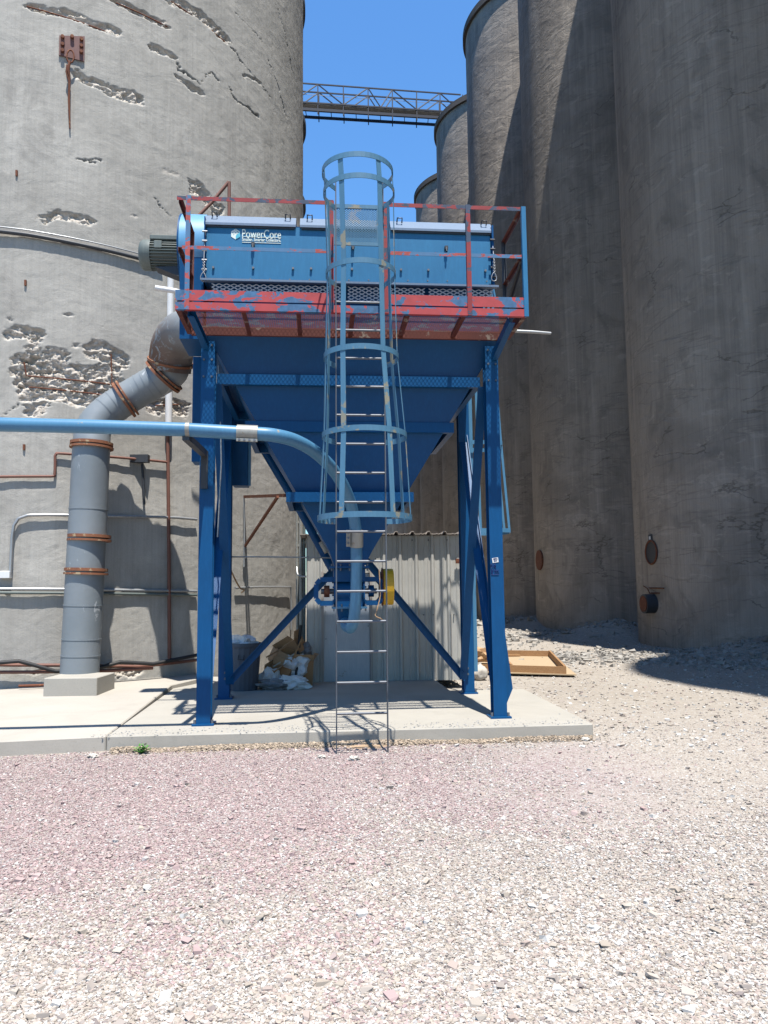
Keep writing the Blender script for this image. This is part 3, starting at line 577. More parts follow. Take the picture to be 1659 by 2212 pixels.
# side chains with snap hooks
for px,yy in ((441,0),(1066,.0)):
    p=PL(px,520,yb-.1);q=PL(px-2,600,yb-.12)
    mb=MB();mb.tube([(p[0],yb-.03,zh-.1),(p[0],yb-.1,PL(px,562,yb-.1)[2])],.006,6)
    zA=PL(px,562,yb-.1)[2];zB=q[2]+.07;n_=9
    for k in range(n_):
        z=zA+(zB-zA)*(k+.5)/n_;dz=(zA-zB)/n_*.62;u=np.array([1,0,0]) if k%2 else np.array([0,1,0])
        c=np.array([p[0],yb-.1,z]);mb.tube([c+u*.013*math.cos(t)+np.array([0,0,dz])*math.sin(t) for t in np.linspace(0,2*math.pi,9)[:-1]],.0045,5,closed=True)
    c=np.array([p[0]-.005,yb-.1,q[2]+.02]);mb.tube([c+np.array([.026*math.cos(t)*(1.2-.5*math.sin(t)),0,.055*math.sin(t)]) for t in np.linspace(0,2*math.pi,13)[:-1]],.006,6,closed=True)
    mb.build('safety_chain',M['galv'],D)
# end flanges with knobs
for xx,s_ in ((x0,-1),(x1,1)):
    MB().box((xx-.012 if s_<0 else xx,yb-.06,zl-.02),(xx if s_<0 else xx+.02,2.1,zh+.06)).build('end_flange',M['blue'],D)
    for k in range(5): z=zl+.08+k*(zh-zl-.1)/5;MB().cyl((xx-.03,yb-.075,z),(xx+.03,yb-.075,z),.012,8).build('knob',M['galv'] if s_<0 else M['dark_steel'],D)
# fan drum, scroll and motor at the left end
fx0=PL(383,520,.35)[0];fzt=PL(412,465,.75)[2];fr=.50;fy=.80;fz=fzt-fr-.02
mb=MB();mb.cyl((fx0+.02,fy,fz),(x0-.03,fy,fz),fr,56);fd=mb.build('fan_drum',M['drum_blue'],D)
mb=MB();mb.cyl((fx0-.0,fy,fz),(fx0+.018,fy,fz),fr*1.01,56);mb.build('drum_end_plate',M['blue'],fd)
mb=MB();zb0=ztop+.2;mb.prism([(fx0+.03,fy-fr*.92,fz-.1),(fx0+.03,fy-fr*.72,zb0),(fx0+.03,fy+fr*.7,zb0),(fx0+.03,fy+fr*.92,fz-.1)],(x0-.04-fx0-.03,0,0));mb.build('fan_scroll',M['blue'],D)
mp=PL(340,545,fy-.1);mx0=PL(300,545,fy-.1)[0];mr=.19
mb=MB();mb.cyl((mx0+.09,fy,mp[2]),(fx0-.002,fy,mp[2]),mr*.86,36)
for k in range(30):
    a=2*math.pi*k/30
    if 1.0<a<2.15: continue
    c_,s_=math.cos(a),math.sin(a);mb.beam((mx0+.12,fy+c_*mr*.92,mp[2]+s_*mr*.92),(fx0-.02,fy+c_*mr*.92,mp[2]+s_*mr*.92),.008,mr*.18,(0,c_,s_))
mo=mb.build('motor',M['motor_grey'],D)
MB().tube([(mx0,fy,mp[2]),(mx0+.015,fy,mp[2]),(mx0+.05,fy,mp[2]),(mx0+.145,fy,mp[2])],[mr*.75,mr*.92,mr*1.02,mr*1.02],36).build('fan_cowl',M['motor_grey'],mo)
mb=MB();mb.box((mx0+.14,fy-.15,mp[2]+mr*.8),(fx0-.01,fy+.05,mp[2]+mr*1.12));mb.box((mx0+.2,fy-.19,mp[2]+.02),(mx0+.3,fy-.14,mp[2]+.12));mb.build('terminal_box',M['motor_grey'],mo,bevel=.008)
MB().prism([(mx0+.2,fy-.1,mp[2]-mr),(fx0,fy-.1,mp[2]-mr*.9),(fx0,fy-.1,mp[2]-mr*1.7)],(0,.2,0)).build('motor_bracket',M['dark_steel'],mo)
MB().tube(catmull([(fx0-.12,fy+.3,mp[2]+.1),(fx0-.1,fy+.3,mp[2]+.25),(fx0+.06,fy+.3,mp[2]+.34)],6),.018,8).build('power_cable',M['black'],mo)
# logo on the front panel
def text(body,size,p,mat,name,parent,ext=.002,rot=(math.pi/2,0,0),off=0,sx=1,shear=0):
    cu=bpy.data.curves.new(name,'FONT');cu.body=body;cu.size=size;cu.extrude=ext;cu.offset=off;cu.shear=shear
    to=bpy.data.objects.new(name+'_t',cu);sc.collection.objects.link(to);dg=bpy.context.evaluated_depsgraph_get();me=bpy.data.meshes.new_from_object(to.evaluated_get(dg));bpy.data.objects.remove(to)
    me.transform(Matrix.Translation(Vector(p))@Matrix.Rotation(rot[1],4,'Y')@Matrix.Rotation(rot[0],4,'X')@Matrix.Diagonal((sx,1,1,1)));o=bpy.data.objects.new(name,me);sc.collection.objects.link(o);me.materials.clear();me.materials.append(mat);o.parent=parent;return o
yt=yb-.004
q=PL(523,512,yb);q2=PL(607,514,yb);wtx=q2[0]-q[0]
tx=text('PowerCore',.155,(q[0],yt,q[2]-.008),M['logo'],'logo_lettering',fp,.002,off=.0012)
me=tx.data;xs_=[v.co.x for v in me.vertices];sc_=wtx/(max(xs_)-min(xs_));mn=min(xs_)
for v_ in me.vertices: v_.co.x=q[0]+(v_.co.x-mn)*sc_
q3=PL(523,519.5,yb)
tx=text('Smaller. Smarter Collectors.',.055,(q3[0],yt,q3[2]-.005),M['logo'],'slogan_lettering',fp,.002,off=.0012)
xs_=[v.co.x for v in tx.data.vertices];s2_=wtx/(max(xs_)-min(xs_));mn=min(xs_)
for v_ in tx.data.vertices: v_.co.x=q3[0]+(v_.co.x-mn)*s2_
mb=MB();mb.box((q[0],yt-.002,q3[2]+.045),(q2[0],yt+.003,q3[2]+.051));mb.box((q[0],yt-.002,q3[2]-.028),(q2[0],yt+.003,q3[2]-.021));mb.build('logo_rule',M['logo'],fp)
qc=PL(509,506,yb);r_=.062
hexp=[(qc[0]+r_*1.0*math.sin(k*math.pi/3),yt,qc[2]+r_*1.1*math.cos(k*math.pi/3)) for k in range(6)]
cm=MB().prism(hexp,(0,.003,0)).build('logo_cube',M['logo'],fp)
MB().prism([(qc[0]+.003,yt-.003,qc[2]-.004-.06),(qc[0]+r_*.86,yt-.003,qc[2]-.036),(qc[0]+r_*.86,yt-.003,qc[2]+.025),(qc[0]+.003,yt-.003,qc[2]-.02)],(0,.002,0)).build('cube_side',M['logo_cyan'],cm)
for dx,dz in ((0,.052),(-.02,.035),(.02,.035),(-.038,.02),(0,.018),(.038,.02),(-.02,.002),(.018,.002)):
    MB().cyl((qc[0]+dx,yt-.004,qc[2]+dz),(qc[0]+dx,yt-.001,qc[2]+dz),.0045,8).build('cube_dot',M['blue'],cm)
# platform
ya=-.80;pl0=PL(378,660,ya)[0];pl1=PL(1139,683,ya)[0]
zt_b=PL(404,628,ya)[2];zt_m=PL(404,652,ya)[2];zt_m2=PL(404,656,ya)[2];zp=PL(404,668,ya)[2]
def zpl(px,py): return PL(px,py,ya)[2]
z0p=(zpl(404,669)+zpl(1130,683))/2;z1p=(zpl(404,655)+zpl(1130,665))/2;z2p=(zpl(404,652)+zpl(1130,661))/2;z3p=(zpl(404,627)+zpl(1130,641))/2
zrl=(zpl(404,425)+zpl(1130,446))/2;zml=(zpl(480,534)+zpl(1100,546))/2
gL=PL(722,560,ya)[0];gR=PL(822,560,ya)[0]
P_=MB().box((pl0,ya,z0p),(pl1,ya+.05,z1p)).build('platform_beam',M['red_blue'],D)
mb=MB();mb.box((pl0,ya+.004,z2p),(gL,ya+.014,z3p));mb.box((gR,ya+.004,z2p),(pl1,ya+.014,z3p));mb.build('toe_board',M['red_blue'],P_)
for xx in (pl0,pl1-.05):
    MB().box((xx,ya+.051,z0p),(xx+.05,.0,z1p)).build('side_beam',M['red_dark'],P_)
    MB().box((xx+.01,ya+.052,z2p),(xx+.02,.0,z3p)).build('toe_board',M['red_dark'],P_)
MB().box((pl0+.051,-.05,z0p-.02),(pl1-.051,.0,z1p)).build('rear_beam',M['red_dark'],P_)
for px in (528,642,755,868,985):
    a=PL(px,700,-.4)[0];MB().angle((a,ya+.051,z0p+.0),(a,-.051,z0p+.0),.05,.006,(1,0,0),(0,0,1)).build('joist',M['red_dark'],P_)
zg=z1p-.012
n_=int((pl1-pl0-.1)/.048);mb=MB();expanded(mb,(pl0+.05,ya+.05,zg),(1,0,0),(0,1,0),n_,31,(pl1-pl0-.1)/n_,.0242,.0034,.003);mb.build('floor_grating',M['grate_red'],P_)
# platform arms
for px0,py0,px1,py1 in ((447,742,403,690),(1066,765,1111,692)):
    a=PL(px0,py0,-.05);b=PL(px1,py1,ya+.1);MB().hsec((a[0],-.085,a[2]-.05),(a[0]+ (b[0]-a[0])*.6,ya+.08,z0p-.012),.07,.10,.008,(1,0,0),(0,.5,1),'C').build('platform_arm',M['blue'] if px0<600 else M['blue'],P_)
# railing
rl=MB();rl.angle((pl0,ya,zrl),(gL,ya,zrl),.045,.006,(0,0,-1),(0,1,0));rl.angle((gR,ya,zrl),(pl1-.04,ya,zrl),.045,.006,(0,0,-1),(0,1,0));RLG=rl.build('top_rail',M['rail_red_shaded'],D)
rl=MB();rl.angle((pl0+.06,ya+.012,zml),(gL,ya+.012,zml),.042,.006,(0,0,-1),(0,1,0));rl.angle((gR,ya+.012,zml),(pl1-.04,ya+.012,zml),.042,.006,(0,0,-1),(0,1,0));rl.build('mid_rail',M['blue_red'],RLG)
for px,mt in ((405,'blue_red'),(716,'rail_red_shaded'),(833,'rail_red_shaded'),(1013,'rail_red_shaded'),(1134,'panel_blue')):
    a=PL(px-5,560,ya)[0];MB().angle((a,ya-.008,z0p),(a,ya-.008,zrl+.006),.05,.007,(1,0,0),(0,1,0)).build('post',M[mt],RLG)
for xx,sg in ((pl0+.01,1),(pl1-.012,-1)):
    MB().angle((xx,ya+.05,zrl-.01),(xx,.05,zrl-.01),.045,.006,(sg,0,0),(0,0,-1)).build('top_rail',M['red_dark'],RLG)
    MB().angle((xx,ya+.05,zml),(xx,.05,zml),.042,.006,(sg,0,0),(0,0,-1)).build('mid_rail',M['red_dark'],RLG)
    MB().angle((xx,.05,z1p),(xx,.05,zrl),.045,.006,(sg,0,0),(0,-1,0)).build('post',M['red_dark'] if sg>0 else M['dark_steel'],RLG)
    if sg<0: MB().angle((xx,ya+.06,zml-.05),(xx,.03,z3p+.12),.04,.006,(sg,0,0),(0,0,-1)).build('brace',M['dark_steel'],RLG)
# gate of perforated sheet in the ladder opening
g0=PL(721,441,ya+.08);g1=PL(818,441,ya+.08);zg0=PL(770,531,ya+.08)[2];zg1=g0[2]
mb=MB();mb.box((g0[0],ya+.07,zg1-.045),(g1[0],ya+.085,zg1));mb.box((g0[0],ya+.07,zg0),(g1[0],ya+.085,zg0+.04));mb.box((g0[0],ya+.0705,zg0+.041),(g0[0]+.02,ya+.0845,zg1-.046));mb.box((g1[0]-.02,ya+.0705,zg0+.041),(g1[0],ya+.0845,zg1-.046));gt=mb.build('gate_frame',M['cage_blue'],RLG)
gw=g1[0]-g0[0]-.04;n_=15;nv_=int((zg1-zg0-.09)/.022);mb=MB();expanded(mb,(g0[0]+.02,ya+.078,zg0+.041),(1,0,0),(0,0,1),n_,nv_,gw/n_,(zg1-zg0-.087)/nv_,.0068,.004);mb.build('gate_mesh',M['cage_blue'],RLG)
# writing on the front right leg
sy=-.085;s0=PL(1071,1209,sy)
mb=MB();c=PL(1070,1210,sy);W_,H2=.036,.028;ca,sa_=math.cos(.13),math.sin(.13)
mb.prism([(c[0]+a*ca-b*sa_,sy,c[2]+a*sa_+b*ca) for a,b in ((-W_,-H2),(W_,-H2),(W_,H2),(-W_,H2))],(0,.003,0));stk=mb.build('sticker',M['white'],D)
text('GPA',.026,(c[0]-.024,sy-.002,c[2]+.002),M['ink'],'sticker_print',stk,.0008,(math.pi/2,-.13,0),off=.0008);text('48010',.015,(c[0]-.018,sy-.002,c[2]-.016),M['ink'],'sticker_print',stk,.0008,(math.pi/2,-.13,0),off=.0006)
def strokes(name,lst,px,py,s):
    mb=MB();b=PL(px,py,sy)
    for st in lst: mb.tube([(b[0]+x*s,sy-.001,b[2]-y*s) for x,y in st],.0032,5)
    return mb.build(name,M['ink'],D)
strokes('marker_writing',[[(0,0),(.1,1.1),(.5,.8),(.6,.4),(.3,.05),(0,0)],[(.9,.1),(.85,1.1)],[(.85,.15),(1.2,.0),(1.5,.2),(1.2,.45),(1.0,.55),(1.5,1.2)],
 [(.55,1.5),(.2,1.45),(.15,1.75),(.5,2.1),(.5,2.45),(.2,2.5),(.12,2.2),(.45,1.9),(.6,1.6),(.55,1.5)],[(.8,1.6),(1.2,1.6),(1.0,2.3)],[(1.3,1.7),(1.55,1.55),(1.6,1.8),(1.3,2.2),(1.7,2.2)],[(1.8,1.7),(2.05,1.55),(2.1,1.8),(1.85,2.2),(2.3,2.2)],[(.1,2.8),(2.2,2.8)]],1060,1219,.042)
# blue cabinets behind the left legs
cb=PL(503,1050,2.35);ce=PL(540,948,2.35)
o=MB().box((cb[0],2.28,cb[2]),(ce[0]-.02,2.55,PL(520,850,2.35)[2])).build('control_cabinet',M['blue'],D,bevel=.006)
MB().box((ce[0]-.019,2.30,cb[2]+.0),(ce[0]+.02,2.33,ce[2]-.05)).build('cabinet_hinge',M['pipe_blue'],o)
cb=PL(416,1000,1.6);ce=PL(431,775,1.6)
MB().box((cb[0],1.5,cb[2]),(ce[0]+.1,1.8,ce[2])).build('wiring_trough',M['blue'],D,bevel=.006)
MB().tube([PL(472,790,.3),PL(476,900,.3),PL(478,1000,.3),PL(470,1160,.3)],.009,6).build('signal_cable',M['galv'],D)
# silver pipe stub at the right and white pipe stub at the left
solo(MB().tube([SW(PL(1085,714,.9)),SW(PL(1150,717,.9)),SW(PL(1190,720,.9))],[.022,.022,.018],10),'steel_tube',M['galv'],'bare steel tube sticking out right below the platform','tube')
solo(MB().tube([SW(PL(336,622,.3)),SW(PL(375,628,.3)),SW(PL(400,634,.3))],.032,10),'white_tube',M['white'],'short white tube poking out left of the platform corner','tube')
# ------------------------------------------------------------ caged ladder in front
def flatarc(mb,pts,wd,th,upv=(0,0,1)):
    n=len(pts)
    vs=[];
    for i,p in enumerate(pts):
        d=nrm(pts[min(i+1,n-1)]-pts[max(i-1,0)]);nn=nrm(np.cross(d,upv));u=np.array(upv,float)
        for a,b in ((-1,-1),(1,-1),(1,1),(-1,1)): vs.append(p+nn*a*th/2+u*b*wd/2)
    fs=[];
    for i in range(n-1):
        for k in range(4): fs.append((i*4+k,i*4+(k+1)%4,(i+1)*4+(k+1)%4,(i+1)*4+k))
    fs+=[(3,2,1,0),tuple((n-1)*4+k for k in range(4))];mb.add(vs,fs,False);return mb
yL=-1.03
Lb0=PL(727,1632,yL);Lb1=PL(839,1622,yL)
lxa=PL(727,800,yL)[0];lxb=PL(831,800,yL)[0];LB=SW(((lxa+lxb)/2,yL,0))
LD=thing('caged_ladder','tall light blue ladder with hooped safety cage standing on the gravel','ladder',tuple(OS),TH,None,True)
LD.location=tuple(OS)
zrt=PL(727,385,yL)[2]
xb0=PL(727,1620,yL)[0];xb1=PL(838,1620,yL)[0]
def railx(z,s): 
    k=min(1,max(0,z/4.5));return (xb0+(lxa-xb0)*k) if s<0 else (xb1+(lxb-xb1)*k)
for s_ in (-1,1):
    zlo=Lb0[2] if s_<0 else Lb1[2]
    MB().beam((railx(0,s_),yL,-.03),(railx(zrt,s_),yL,zrt),.012,.055,(0,1,0)).build('stringer',M['rail_steel'],LD)
for k in range(15):
    z=PL(780,1541,yL)[2]+k*.3045
    if z>zg: break
    MB().cyl((railx(z,-1),yL,z),(railx(z,1),yL,z),.0125,8).build('rung',M['steel'],LD)
hoops=[(326,772,.365),(372,775,.365),(555,779,.355),(741,780,.375),(917,787,.42),(1104,788,.465)]
HP=[]
for j,(py,pxc,rad_) in enumerate(hoops):
    yc=yL-.32;yf=yc-rad_;z=PL(pxc,py+6,yf)[2];xc=PL(pxc,py,yc)[0];a0=-1.0;pts=[]
    for t in np.linspace(-math.pi*.72,math.pi*.72,33):  # t=0 is the front (towards -y)
        pts.append(np.array([xc+rad_*math.sin(t),yc-rad_*math.cos(t),z]))
    pts=[np.array([railx(z,-1),yL,z])]+pts+[np.array([railx(z,1),yL,z])]
    HP.append((xc,yc,z,rad_));mb=MB();flatarc(mb,pts,.055,.007);mb.build('hoop',M['cage_blue'],LD)
for t0,w_ in ((-.56,.055),(.56,.055),(-1.35,.045),(1.35,.045),(-2.05,.045),(2.05,.045)):
    pts=[]
    for j,(xc,yc,z,r2) in enumerate(HP):
        if j==0 and abs(t0)>1.9: continue
        tt=t0
        pts.append((np.array([xc+(r2-.008)*math.sin(tt),yc-(r2-.008)*math.cos(tt),z]),np.array([math.sin(tt),-math.cos(tt),0])))
    mb=MB()
    for a,b in zip(pts[:-1],pts[1:]): mb.beam(a[0],b[0],w_,.006,a[1])
    mb.build('cage_bar',M['cage_blue'],LD)
# rear caged ladder on the right side
L2=thing('caged_ladder','narrow light blue caged ladder seen behind the right legs','ladder',tuple(OS),TH,None,True)
yc2=2.35;xp=PL(1016,1000,2.1)[0]+.02
z2a=PL(1085,1140,2.3)[2];z2t=PL(1075,590,2.3)[2]
for s_ in (-.23,.23): MB().beam((xp,yc2+s_,.3+Zs),(xp,yc2+s_,z2t-.6),.05,.012,(0,1,0)).build('stringer',M['pipe_blue'],L2)
for k in range(14): z=.6+k*.3;MB().cyl((xp,yc2-.23,z),(xp,yc2+.23,z),.0125,8).build('rung',M['steel'],L2)
for py,wd_ in ((770,.36),(957,.42),(1146,.50)):
    z=PL(1085,py,2.1)[2];mb=MB();pts=[np.array([xp,yc2-.3,z]),np.array([xp+wd_*.75,yc2-.33,z]),np.array([xp+wd_*1.1,yc2-.25,z]),np.array([xp+wd_*1.2,yc2,z]),np.array([xp+wd_*1.1,yc2+.25,z]),np.array([xp+wd_*.75,yc2+.33,z]),np.array([xp,yc2+.3,z])];flatarc(mb,pts,.06,.008);mb.build('hoop',M['pipe_blue'],L2)
for dx,dy in ((.6,-.33),(1.15,-.1),(1.15,.2),(.2,-.3)):
    zs_=[PL(1085,py,2.1)[2] for py in (590,770,957,1146)];ws=[.36,.36,.42,.50]
    mb=MB()
    for k in range(3): mb.beam((xp+ws[k]*dx,yc2+dy,zs_[k]),(xp+ws[k+1]*dx,yc2+dy,zs_[k+1]),.035,.01,(0,1,0))
    mb.build('cage_bar',M['pipe_blue'],L2)
MB().tube(catmull([(xp-.0,yc2-.28,z2t-.25),(xp+.1,yc2-.28,z2t-.02),(xp+.3,yc2-.3,z2t-.04),(xp+.4,yc2-.3,z2t-.5)],6),.02,8).build('grab_rail',M['pipe_blue'],L2)
# ------------------------------------------------------------ blue conveying pipe
CP=thing('conveying_pipe','long light blue pipe crossing from the left edge and bending down to the valve','pipe',tuple(OS),TH,None,True)
yp=-1.06;pr=.071
path=[PL(-120,912,yp),PL(0,917,yp),PL(200,921.5,yp),PL(400,928,yp),PL(535,935.5,yp)]
curve=[(535,936,yp),(590,940,-1.03),(640,953,-.85),(685,980,-.55),(722,1018,-.2),(748,1062,.1),(763,1110,.32),(769,1155,.42),(770,1200,.48),(770,1240,.52),(769,1280,.56),(767,1315,.60),(763,1345,.66),(756,1357,.74)]
cpts=catmull([PL(a,b,c) for a,b,c in curve],6)
MB().tube(path[:-1]+cpts,pr,24).build('pipe_run',M['pipe_blue'],CP)
MB().tube(catmull([PL(756,1357,.74),PL(748,1352,.88),PL(745,1342,1.0)],5),pr*.98,20).build('pipe_elbow',M['pipe_blue'],CP)
a=PL(512,934.5,yp);b=PL(557,936.5,yp);cl=MB().cyl(a,b,pr+.012,24).build('coupling',M['silver'],CP)
mb=MB();mb.beam(a+np.array([0,-pr*.7,-pr-.012]),b+np.array([0,-pr*.7,-pr-.012]),.03,.03);mb.build('coupling_strap',M['silver'],cl)
for k in range(4): q=a+(b-a)*(.14+.24*k);MB().cyl(q+np.array([0,-pr*.7-.03,-pr-.012]),q+np.array([0,-pr*.7+.02,-pr-.012]),.012,8).build('bolt',M['steel'],cl)
a=PL(770,1145,.40);b=PL(770,1181,.455);cl=MB().cyl(a,b,pr+.012,24).build('coupling',M['silver'],CP)
mb=MB();mb.beam(a+np.array([-pr-.03,-.05,0]),b+np.array([-pr-.03,-.05,0]),.05,.02,(0,1,0));mb.build('coupling_strap',M['silver'],cl)
for k in range(3): q=a+(b-a)*(.2+.3*k);MB().cyl(q+np.array([-pr-.03,-.085,0]),q+np.array([-pr-.03,-.05,0]),.014,8).build('bolt',M['steel'],cl)
# bracket carrying the pipe
a=PL(402,938,yp)-np.array([0,0,.0]);zz_=a[2]-.03
mb=MB();mb.beam((a[0]+.0,yp-.02,zz_),(xFL-.02,-.09,zz_),.07,.07);mb.beam((xFL-.02,-.115,zz_+.03),(xFL-.02,-.115,zz_-.4),.08,.03,(0,1,0));mb.build('pipe_bracket',M['dark_steel'],CP)
MB().cyl(PL(404,928,yp)-np.array([.012,0,0]),PL(408,928,yp)+np.array([.012,0,0]),pr+.006,24).build('pipe_strap',M['silver'],CP)
# second pipe running down behind the hopper
c2_=thing('conveying_pipe','dark blue pipe running down behind the left edge of the hopper','pipe',tuple(OS),TH,None,True)
MB().tube([PL(560,955,2.35),PL(650,1105,2.35),PL(735,1262,2.35)],.06,16).build('pipe_run',M['blue'],c2_)
MB().tube([PL(694,1182-12,2.35),PL(707,1182+12,2.35)],.075,16).build('coupling',M['silver'],c2_)
# ------------------------------------------------------------ grey exhaust duct at the left
DU=thing('exhaust_duct','thick grey duct with rusty flanges climbing from its block into the collector','duct',tuple(PZ(171,1470,.4)))
blk=[PZ(95,1501,.2),PZ(203,1501,.2)]
dpath=[(171,1475,11.72),(176,1380,11.72),(184,1230,11.7),(191,1100,11.7),(197,975,11.65),(203,925,11.72),(228,893,11.78),(262,868,11.84),(300,845,11.88),(340,822,11.88),(366,803,11.85),(370,788,11.83),(372,772,11.8)]
dp=[PY(*q) for q in dpath]
r0_=.275
mm=catmull(dp,6);rr2=[.28,.28,.28,.28,.275,.268,.258,.252,.252,.256,.275,.295,.305];RD=[float(np.interp(i/6,range(len(rr2)),rr2)) for i in range(len(mm))];DUo=MB().tube(mm,RD,40).build('duct_tube',M['duct'],DU)
el=[PY(366,800,11.84),PY(369,775,11.78),PY(375,745,11.65),PY(392,722,11.45),PY(415,716,11.2),PY(440,718,10.9)]
eo=MB().tube(catmull(el,6),.335,40).build('duct_elbow',M['duct'],DU)
me=eo.data;at=me.attributes.new('rusty','FLOAT','POINT');a_=np.empty(len(me.vertices)*3);me.vertices.foreach_get('co',a_);a_=a_.reshape(-1,3);q_=(a_[:,0]-a_[:,0].min())/(np.ptp(a_[:,0]))+.5*(a_[:,2]-a_[:,2].min())/(np.ptp(a_[:,2]));at.data.foreach_set('value',np.clip(1.5-1.7*q_,0,1).astype(np.float32))
def ringat(o_,p,d,r1,wd,mat,name='flange'):
    p=np.array(p);d=nrm(d);MB().cyl(p-d*wd/2,p+d*wd/2,r1,36).build(name,M[mat],o_)
for (px,py,Yv,dx,dy) in ((193,1163,11.7,0,1),(186,1235,11.7,0,1),(198,963,11.65,0,1)):
    p=PY(px,py,Yv);
    ringat(DU,p+np.array([0,0,.03]),(0.03,0,1),.315,.045,'rust_flange');ringat(DU,p-np.array([0,0,.03]),(.03,0,1),.322,.03,'rust_flange')
for a,b,c_ in (((268,864,11.85),(290,851,11.87),.31),((352,814,11.87),(360,806,11.86),.34)):
    A_=PY(*a);B_=PY(*b);d=nrm(B_-A_);ringat(DU,A_,d,c_,.04,'rust_flange');ringat(DU,A_+d*.06,d,c_,.03,'rust_flange')
ringat(DU,PY(369,782,11.8),PY(372,765,11.74)-PY(367,800,11.85),.36,.035,'rust_flange')
for px,py,Yv in ((192,1092,11.7),(181,1297,11.7),(177,1380,11.72),(175,1420,11.72),(232,890,11.79),(248,878,11.82),(318,836,11.88),(332,828,11.88),(306,842,11.88)):
    p=PY(px,py,Yv);k=min(range(len(mm)),key=lambda i:np.linalg.norm(mm[i]-p));d=mm[min(k+1,len(mm)-1)]-mm[max(k-1,0)];ringat(DU,mm[k],d,RD[k]+.006,.018,'duct','seam')
c=PZ(152,1502,.2);bx0=PZ(95,1502,.2)[0];bx1=PZ(204,1502,.2)[0];by=PZ(150,1502,.2)[1]
solo(MB().box((bx0,by,.12),(bx1+.02,by+.72,.44)),'concrete_block',M['slab'],'square concrete block under the grey duct','block',bevel=.01)
# ------------------------------------------------------------ pipes and fittings on the near left silo
def run(label,pts,rad,mat,name='conduit',grp=None,off=.06,cat='conduit',n=8):
    P=[];last=None
    for i in range(len(pts)-1):
        seg_=arc(pts[i],pts[i+1],off,8);P+=seg_ if i==0 else seg_[1:]
    return solo(MB().tube(P,rad,n),name,M[mat],label,cat,grp)
run('dark thick conduit sagging across the silo up to the fan motor',[(-30,497),(60,507),(180,530),(300,558),(350,572)],.035,'dark_steel',off=.055)
run('thin cable lying just above the thick sagging conduit',[(-30,487),(60,497),(180,519),(300,548)],.012,'galv')
run('grey conduit bending down to a white box at the left edge',[(425,1122),(380,1118),(230,1115),(100,1112),(60,1113),(40,1120),(30,1135),(26,1160),(22,1240)],.024,'galv')
run('upper of the two straight conduits at eye height on the silo',[(-20,1272),(150,1273),(300,1275),(425,1277)],.024,'galv',grp=None)
run('lower of the two straight conduits at eye height on the silo',[(-20,1280),(150,1281),(300,1283),(425,1285)],.024,'motor_grey')
run('brown pipe with a double bend behind the duct',[(-20,1030),(110,1029),(118,1028),(119,1010),(119,985),(122,979),(200,984),(300,992),(360,998)],.022,'brown_pipe','brown_pipe',cat='pipe')
run('brown pipe dropping down the silo left of the front legs',[(362,940),(363,1000),(365,1200),(366,1430)],.03,'brown_pipe','brown_pipe',cat='pipe')
solo(MB().tube([onwall(369,570,.08),onwall(368,700,.08),onwall(365,820,.08),onwall(364,940,.08)],.06,16),'white_pipe',M['white'],'white plastic pipe running down beside the rusty duct elbow','pipe')
run('rusty upper pipe near the floor',[(-20,1436),(150,1437),(300,1440),(430,1425)],.026,'brown_pipe','brown_pipe',cat='pipe',off=.12)
run('rusty lower pipe near the floor',[(-20,1452),(140,1451),(230,1449),(330,1443)],.026,'brown_pipe','brown_pipe',cat='pipe',off=.14)
run('black hose bundled among the rusty pipes near the floor',[(-20,1433),(40,1428),(75,1437),(120,1450),(200,1446),(260,1430),(330,1434),(425,1415)],.03,'black','hose',cat='hose',off=.2)
run('short rusty rod lying at the foot of the silo',[(40,1482),(95,1480)],.02,'rust','rod',cat='rod',off=.25)
# white junction box at the left edge
p=onwall(18,1242,.05);solo(MB().box(p-np.array([.13,.05,.05]),p+np.array([.04,.05,.06])),'junction_box',M['white'],'small white junction box at the left edge below the conduit bend','junction box',bevel=.006)
p=onwall(305,992,.06);solo(MB().box(p-np.array([.17,.07,.06]),p+np.array([.13,.05,.07])),'pipe_clamp',M['dark_steel'],'dark clamp block on the brown pipe right of the duct','clamp')
solo(MB().tube([onwall(307,1002,.05),onwall(312,1090,.05)],.02,6),'strut',M['dark_steel'],'slotted strut hanging under the dark clamp block','strut')
# rusty anchor plate with hanging hook
AP=thing('anchor_plate','rusty square steel plate bolted high on the silo','anchor plate',tuple(onwall(155,110)))
pa=onwall(128,78,.02);pb=onwall(183,80,.02);pc_=onwall(182,134,.02);pd=onwall(127,120,.02);n=nrm(np.cross(pb-pa,pd-pa));
if n[1]>0:n=-n
MB().prism([pa,pb,pc_,pd],n*.02).build('plate',M['rust_flange'],AP)
M['rustp']=paint('rust_plate',(.22,.12,.11),(.17,.09,.085),.8);AP.children[0].data.materials[0]=M['rustp']
for u_,v_ in ((.13,.12),(.5,.1),(.87,.2),(.13,.5),(.13,.82),(.87,.55),(.87,.85)):
    q=pa+(pb-pa)*u_+(pd-pa)*v_;MB().cyl(q+n*.02,q+n*.07,.03,8).build('bolt',M['rust'],AP)
hk=thing('hanging_chain','rusty shackle and chain hanging down from the anchor plate','chain',tuple(onwall(150,250,.1)))
mb=MB();c=onwall(152,122,.1)
mb.tube([onwall(152+8*math.cos(t),122+14*math.sin(t),.1) for t in np.linspace(0,2*math.pi,13)[:-1]],.014,6,closed=True);mb.build('shackle',M['rust'],hk)
mb=MB();mb.tube([onwall(151,132,.1),onwall(147,150,.1),onwall(150,165,.08),onwall(149,215,.07),onwall(151,278,.05)],[.02,.028,.02,.022,.012],8);mb.tube([onwall(145,140,.1),onwall(143,155,.1),onwall(150,180,.08)],.014,6);mb.build('chain',M['rust'],hk)
